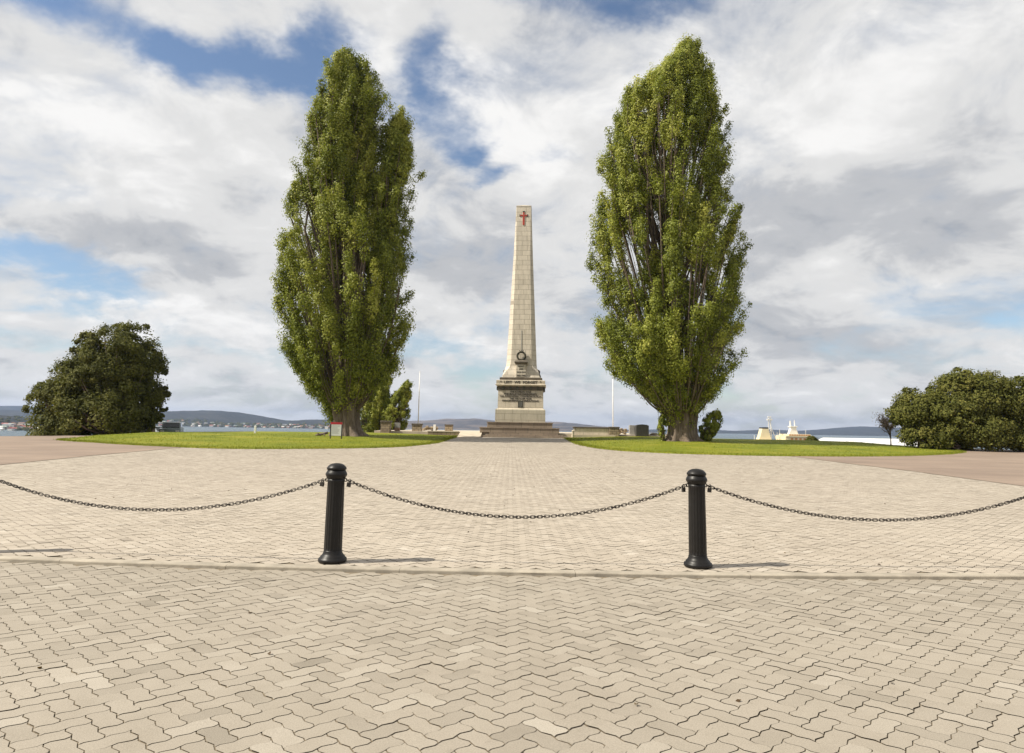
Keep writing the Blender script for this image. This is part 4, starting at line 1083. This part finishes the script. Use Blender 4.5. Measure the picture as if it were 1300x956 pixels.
hills('low_hills', [(500, -19), (700, -10), (909, -6), (1165, -2), (1614, 12), (1902, -9), (2051, 28), (2223, 3), (2512, 20), (2770, 50), (2963, 56), (3155, 40), (3539, 40), (4181, 38), (5600, 60)], 4300, 5600, M['hill_forest'], 17)
# houses of the far shore
ROOFS = [('red', (0.36, 0.10, 0.07)), ('grey', (0.26, 0.27, 0.28)), ('brown', (0.22, 0.14, 0.10)), ('pale green', (0.26, 0.31, 0.27)), ('orange', (0.42, 0.19, 0.10)), ('white', (0.70, 0.69, 0.66))]
WALLS = [('white', (0.75, 0.73, 0.68)), ('cream', (0.60, 0.52, 0.40)), ('brick', (0.32, 0.19, 0.13))]
def house_mesh(l, w, h, rh, wm, rm):
    bm = bmesh.new()
    box(bm, -l, l, -w, w, -3, h)
    nb = len(bm.faces)
    loft(bm, [[(x, -w - 0.5, h + 0.01), (x, w + 0.5, h + 0.01), (x, 0, h + rh)] for x in (-l - 0.5, l + 0.5)])
    bmesh.ops.recalc_face_normals(bm, faces=bm.faces)
    for i, f in enumerate(bm.faces): f.material_index = 0 if i < nb else 1
    me = bpy.data.meshes.new('house'); bm.to_mesh(me); bm.free()
    me.materials.append(wm); me.materials.append(rm)
    return me
HM = []
for rn, rc in ROOFS:
    for wn_, wc in WALLS:
        HM.append((rn, wn_, house_mesh(random.uniform(5, 8), random.uniform(3.5, 5), random.uniform(3, 5.5), random.uniform(1.6, 2.4), simple('wall_' + wn_, wc, 0.8, 0.05, 0.3), simple('roof_' + rn.replace(' ', '_'), rc, 0.8, 0.08, 0.3))))
rh = random.Random(21)
def town(at, xr, ur, n, group, where, sc):
    for i in range(n):
        x = rh.uniform(*xr); u = ur[0] + (ur[1] - ur[0]) * rh.random() ** 1.3
        rn, wn_, me = rh.choice(HM)
        o = bpy.data.objects.new('house', me); COL.objects.link(o)
        p_ = at(x, u); o.location = (x, p_.y + rh.uniform(-8, 8), p_.z + 0.5); o.rotation_euler = (0, 0, rh.uniform(-0.5, 0.5) + (PI / 2 if rh.random() < 0.3 else 0))
        s = rh.uniform(0.8, 1.25) * sc; o.scale = (s, s, s)
        tag(o, '%s house with %s roof %s' % (wn_, rn, where), 'house', group)
town(near, (-1010, -800), (0.08, 0.85), 95, 'houses on the near shore at far left', 'on the near shore beyond the water at far left', 0.85)
town(mid, (-1760, -700), (0.03, 0.33), 150, 'houses along the foot of the wooded hill', 'at the foot of the wooded hill across the water', 1.0)
# tree cover between the houses
rg = np.random.default_rng(77)
def cover(at, xr, ur, n, size, name):
    P, Nn = [], []
    for i in range(n):
        x = rg.uniform(*xr); p_ = at(x, rg.uniform(*ur))
        c = np.array([x, p_.y + rg.uniform(-10, 10), p_.z + size * 0.7]); q = unit(rg, 40)
        P.append(c + q * size * rg.uniform(0.6, 1.3) * np.array([1.2, 1.2, 0.9])); Nn.append(q + np.array([0, 0, .3]))
    P = np.concatenate(P)
    o = leaves(name, P, np.concatenate(Nn), rg.uniform(0.5, 1.0, len(P)) * size, rg.normal(0.4, 0.2, len(P)), M['dark_leaf'], None, rg)
    o['kind'] = 'stuff'
cover(near, (-1300, -780), (0.05, 1.0), 420, 3.2, 'shore_trees')
cover(mid, (-2000, -660), (0.02, 0.4), 700, 5.0, 'shore_trees')

# ------------------------------------------------------------------ haze
def haze():
    bm = bmesh.new(); box(bm, -8500, 8500, -300, 8800, -26, HZTOP)
    m = bpy.data.materials.new('haze_air'); m.use_nodes = True; nt = m.node_tree
    nt.nodes.remove(nt.nodes['Principled BSDF'])
    v = nt.nodes.new('ShaderNodeVolumePrincipled')
    v.inputs['Color'].default_value = (0.50, 0.66, 1.0, 1); v.inputs['Density'].default_value = HZDEN; v.inputs['Anisotropy'].default_value = 0.2
    nt.links.new(v.outputs[0], nt.nodes['Material Output'].inputs['Volume'])
    m.cycles.homogeneous_volume = True
    o = obj('haze', bm, m); o['kind'] = 'stuff'
HZTOP, HZDEN = 150.0, 0.000075
haze()

# ------------------------------------------------------------------ sky, sun, camera
SUN = Vector((-0.975, -0.225, 1.0)).normalized()
w = bpy.data.worlds.new('World'); S.world = w; w.use_nodes = True
nt = w.node_tree; g = NB(nt)
for n_ in list(nt.nodes): nt.nodes.remove(n_)
out = g.n('ShaderNodeOutputWorld')
sky = g.n('ShaderNodeTexSky', sky_type='NISHITA', sun_disc=False, sun_elevation=math.asin(SUN.z), sun_rotation=math.atan2(SUN.x, SUN.y), altitude=20.0, air_density=1.0, dust_density=0.6, ozone_density=1.6)
bg1 = g.n('ShaderNodeBackground', inp={0: sky.outputs[0], 1: 0.09})
gen = g.n('ShaderNodeTexCoord').outputs['Generated']
sp = g.n('ShaderNodeSeparateXYZ', inp={0: gen})
az = g.math('ARCTAN2', sp.outputs[0], sp.outputs[1]); el = g.math('ARCSINE', sp.outputs[2])
zz = g.math('ADD', g.math('MAXIMUM', sp.outputs[2], 0.0), 0.34)
pl2 = g.n('ShaderNodeCombineXYZ', inp={0: g.math('DIVIDE', sp.outputs[0], zz), 1: g.math('DIVIDE', sp.outputs[1], zz), 2: 0.0}).outputs[0]
# wandering of the patch outlines
wn = g.n('ShaderNodeTexNoise', inp={'Vector': pl2, 'Scale': 2.4, 'Detail': 6, 'Roughness': 0.6})
wv = g.n('ShaderNodeVectorMath', operation='SUBTRACT', inp={0: wn.outputs['Color'], 1: (0.5, 0.5, 0.5)}).outputs[0]
wv = g.n('ShaderNodeVectorMath', operation='MULTIPLY', inp={0: wv, 1: (0.34, 0.22, 0)}).outputs[0]
ae = g.n('ShaderNodeVectorMath', operation='ADD', inp={0: g.n('ShaderNodeCombineXYZ', inp={0: az, 1: el, 2: 0.0}).outputs[0], 1: wv}).outputs[0]
def patch(a, e, sa, se, amt):
    v = g.n('ShaderNodeVectorMath', operation='SUBTRACT', inp={0: ae, 1: (math.radians(a), math.radians(e), 0)}).outputs[0]
    v = g.n('ShaderNodeVectorMath', operation='MULTIPLY', inp={0: v, 1: (1 / math.radians(sa), 1 / math.radians(se), 0)}).outputs[0]
    l = g.n('ShaderNodeVectorMath', operation='LENGTH', inp={0: v}).outputs['Value']
    return g.math('MULTIPLY', g.n('ShaderNodeMapRange', interpolation_type='SMOOTHSTEP', inp={0: l, 1: 0.0, 2: 1.6, 3: 1.0, 4: 0.0}).outputs[0], amt)
def total(ps, start):
    x = start
    for p in ps: x = g.math('ADD', x, patch(*p))
    return x
HOLES = [(-38, 28.8, 6, 2.2, -0.6), (-28.5, 27.6, 4.0, 2.0, -0.6), (-22.5, 27.2, 5, 2.4, -0.72), (-16.5, 28.5, 4.5, 2.4, -0.62), (-8.2, 27.6, 2.6, 2.8, -0.62), (-4.6, 24.4, 2.6, 1.9, -0.66), (-1.8, 21.8, 2.2, 1.3, -0.52), (3.4, 23.2, 2.4, 1.2, -0.32),
         (-36.5, 11.5, 4.5, 1.6, -0.6), (-31.5, 9.6, 5, 1.2, -0.5), (12, 34.5, 7, 1.8, -0.42), (31.5, 29.5, 4, 1.6, -0.12), (37.2, 8.8, 2.2, 1.8, -0.25), (-4, 6.0, 5, 1.2, -0.40), (2, 34, 9, 1.6, -0.35), (-30, 5.5, 14, 1.2, -0.25), (19, 2.5, 12, 1.4, -0.22)]
TONES = [(-31, 21.5, 9, 4.5, 0.26), (-2.4, 27, 7, 4, 0.30), (3.0, 20.0, 5, 4, 0.28), (22, 27, 14, 5, 0.24), (-28, 14.2, 11, 2.4, -0.36), (-14, 17, 6, 4, 0.12), (-5, 12.0, 7, 2.4, -0.30), (27, 17, 12, 3.8, -0.40), (24, 8, 16, 3.0, -0.30), (-26, 7.5, 12, 2.0, 0.24), (2, 2, 50, 2.6, -0.10), (12, 12, 6, 4, -0.16)]
n1 = g.noise(pl2, 2.1, 9, 0.60, 0.3)
n2 = g.noise(g.mapping(pl2, (1, 1, 1), (7.3, 2.1, 0)), 5.0, 12, 0.60, 0.35)
n3 = g.noise(g.mapping(pl2, (0.95, 1.2, 1), (3.1, 9.4, 0)), 2.2, 6, 0.55)
cov = total(HOLES, g.math('MULTIPLY_ADD', n1, 1.6, -0.05))
cov = g.math('ADD', cov, g.math('MULTIPLY_ADD', n2, 1.0, -0.5))
cmask = g.n('ShaderNodeMapRange', interpolation_type='SMOOTHSTEP', inp={0: cov, 1: 0.10, 2: 0.80, 3: 0.0, 4: 1.0}).outputs[0]
bri = total(TONES, 0.64)
bri = g.math('ADD', bri, g.math('MULTIPLY_ADD', n2, 1.35, -0.675))
bri = g.math('ADD', bri, g.math('MULTIPLY_ADD', n3, 0.7, -0.35))
ccol = g.ramp(bri, ((0.0, (0.40, 0.425, 0.465)), (0.33, (0.56, 0.57, 0.592)), (0.66, (0.80, 0.797, 0.79)), (1.0, (1.0, 0.99, 0.975))), 'EASE')
bg2 = g.n('ShaderNodeBackground', inp={0: ccol, 1: 0.68})
mx = g.n('ShaderNodeMixShader')
nt.links.new(cmask, mx.inputs[0]); nt.links.new(bg1.outputs[0], mx.inputs[1]); nt.links.new(bg2.outputs[0], mx.inputs[2])
nt.links.new(mx.outputs[0], out.inputs['Surface'])

ld = bpy.data.lights.new('sun', 'SUN'); ld.energy = 4.7; ld.angle = math.radians(0.53); ld.color = (1.0, 0.93, 0.80)
sun = bpy.data.objects.new('sun', ld); COL.objects.link(sun); sun.location = (-60, -20, 60)
sun.rotation_euler = (-SUN).to_track_quat('-Z', 'Y').to_euler()

cd = bpy.data.cameras.new('camera'); cam = bpy.data.objects.new('camera', cd); COL.objects.link(cam)
cd.sensor_fit = 'HORIZONTAL'; cd.sensor_width = 36.0; cd.lens = 24.01; cd.shift_y = -44.5 / 1300
cd.clip_start = 0.05; cd.clip_end = 40000
p, r = math.radians(7.13), math.radians(0.95)
fw = Vector((0, math.cos(p), math.sin(p))); up0 = Vector((0, -math.sin(p), math.cos(p))); rt0 = Vector((1, 0, 0))
rt = rt0 * math.cos(r) + up0 * math.sin(r); up = up0 * math.cos(r) - rt0 * math.sin(r)
Mx = Matrix((rt, up, -fw)).transposed().to_4x4(); Mx.translation = (0, 0, 1.5)
cam.matrix_world = Mx
S.camera = cam
S.view_settings.view_transform = 'Standard'; S.view_settings.look = 'None'; S.view_settings.gamma = 1.0; S.view_settings.use_curve_mapping = False
S.view_settings.exposure = 0.5
S.cycles.use_denoising = True
S.cycles.max_bounces = 6; S.cycles.transparent_max_bounces = 4; S.cycles.volume_bounces = 0
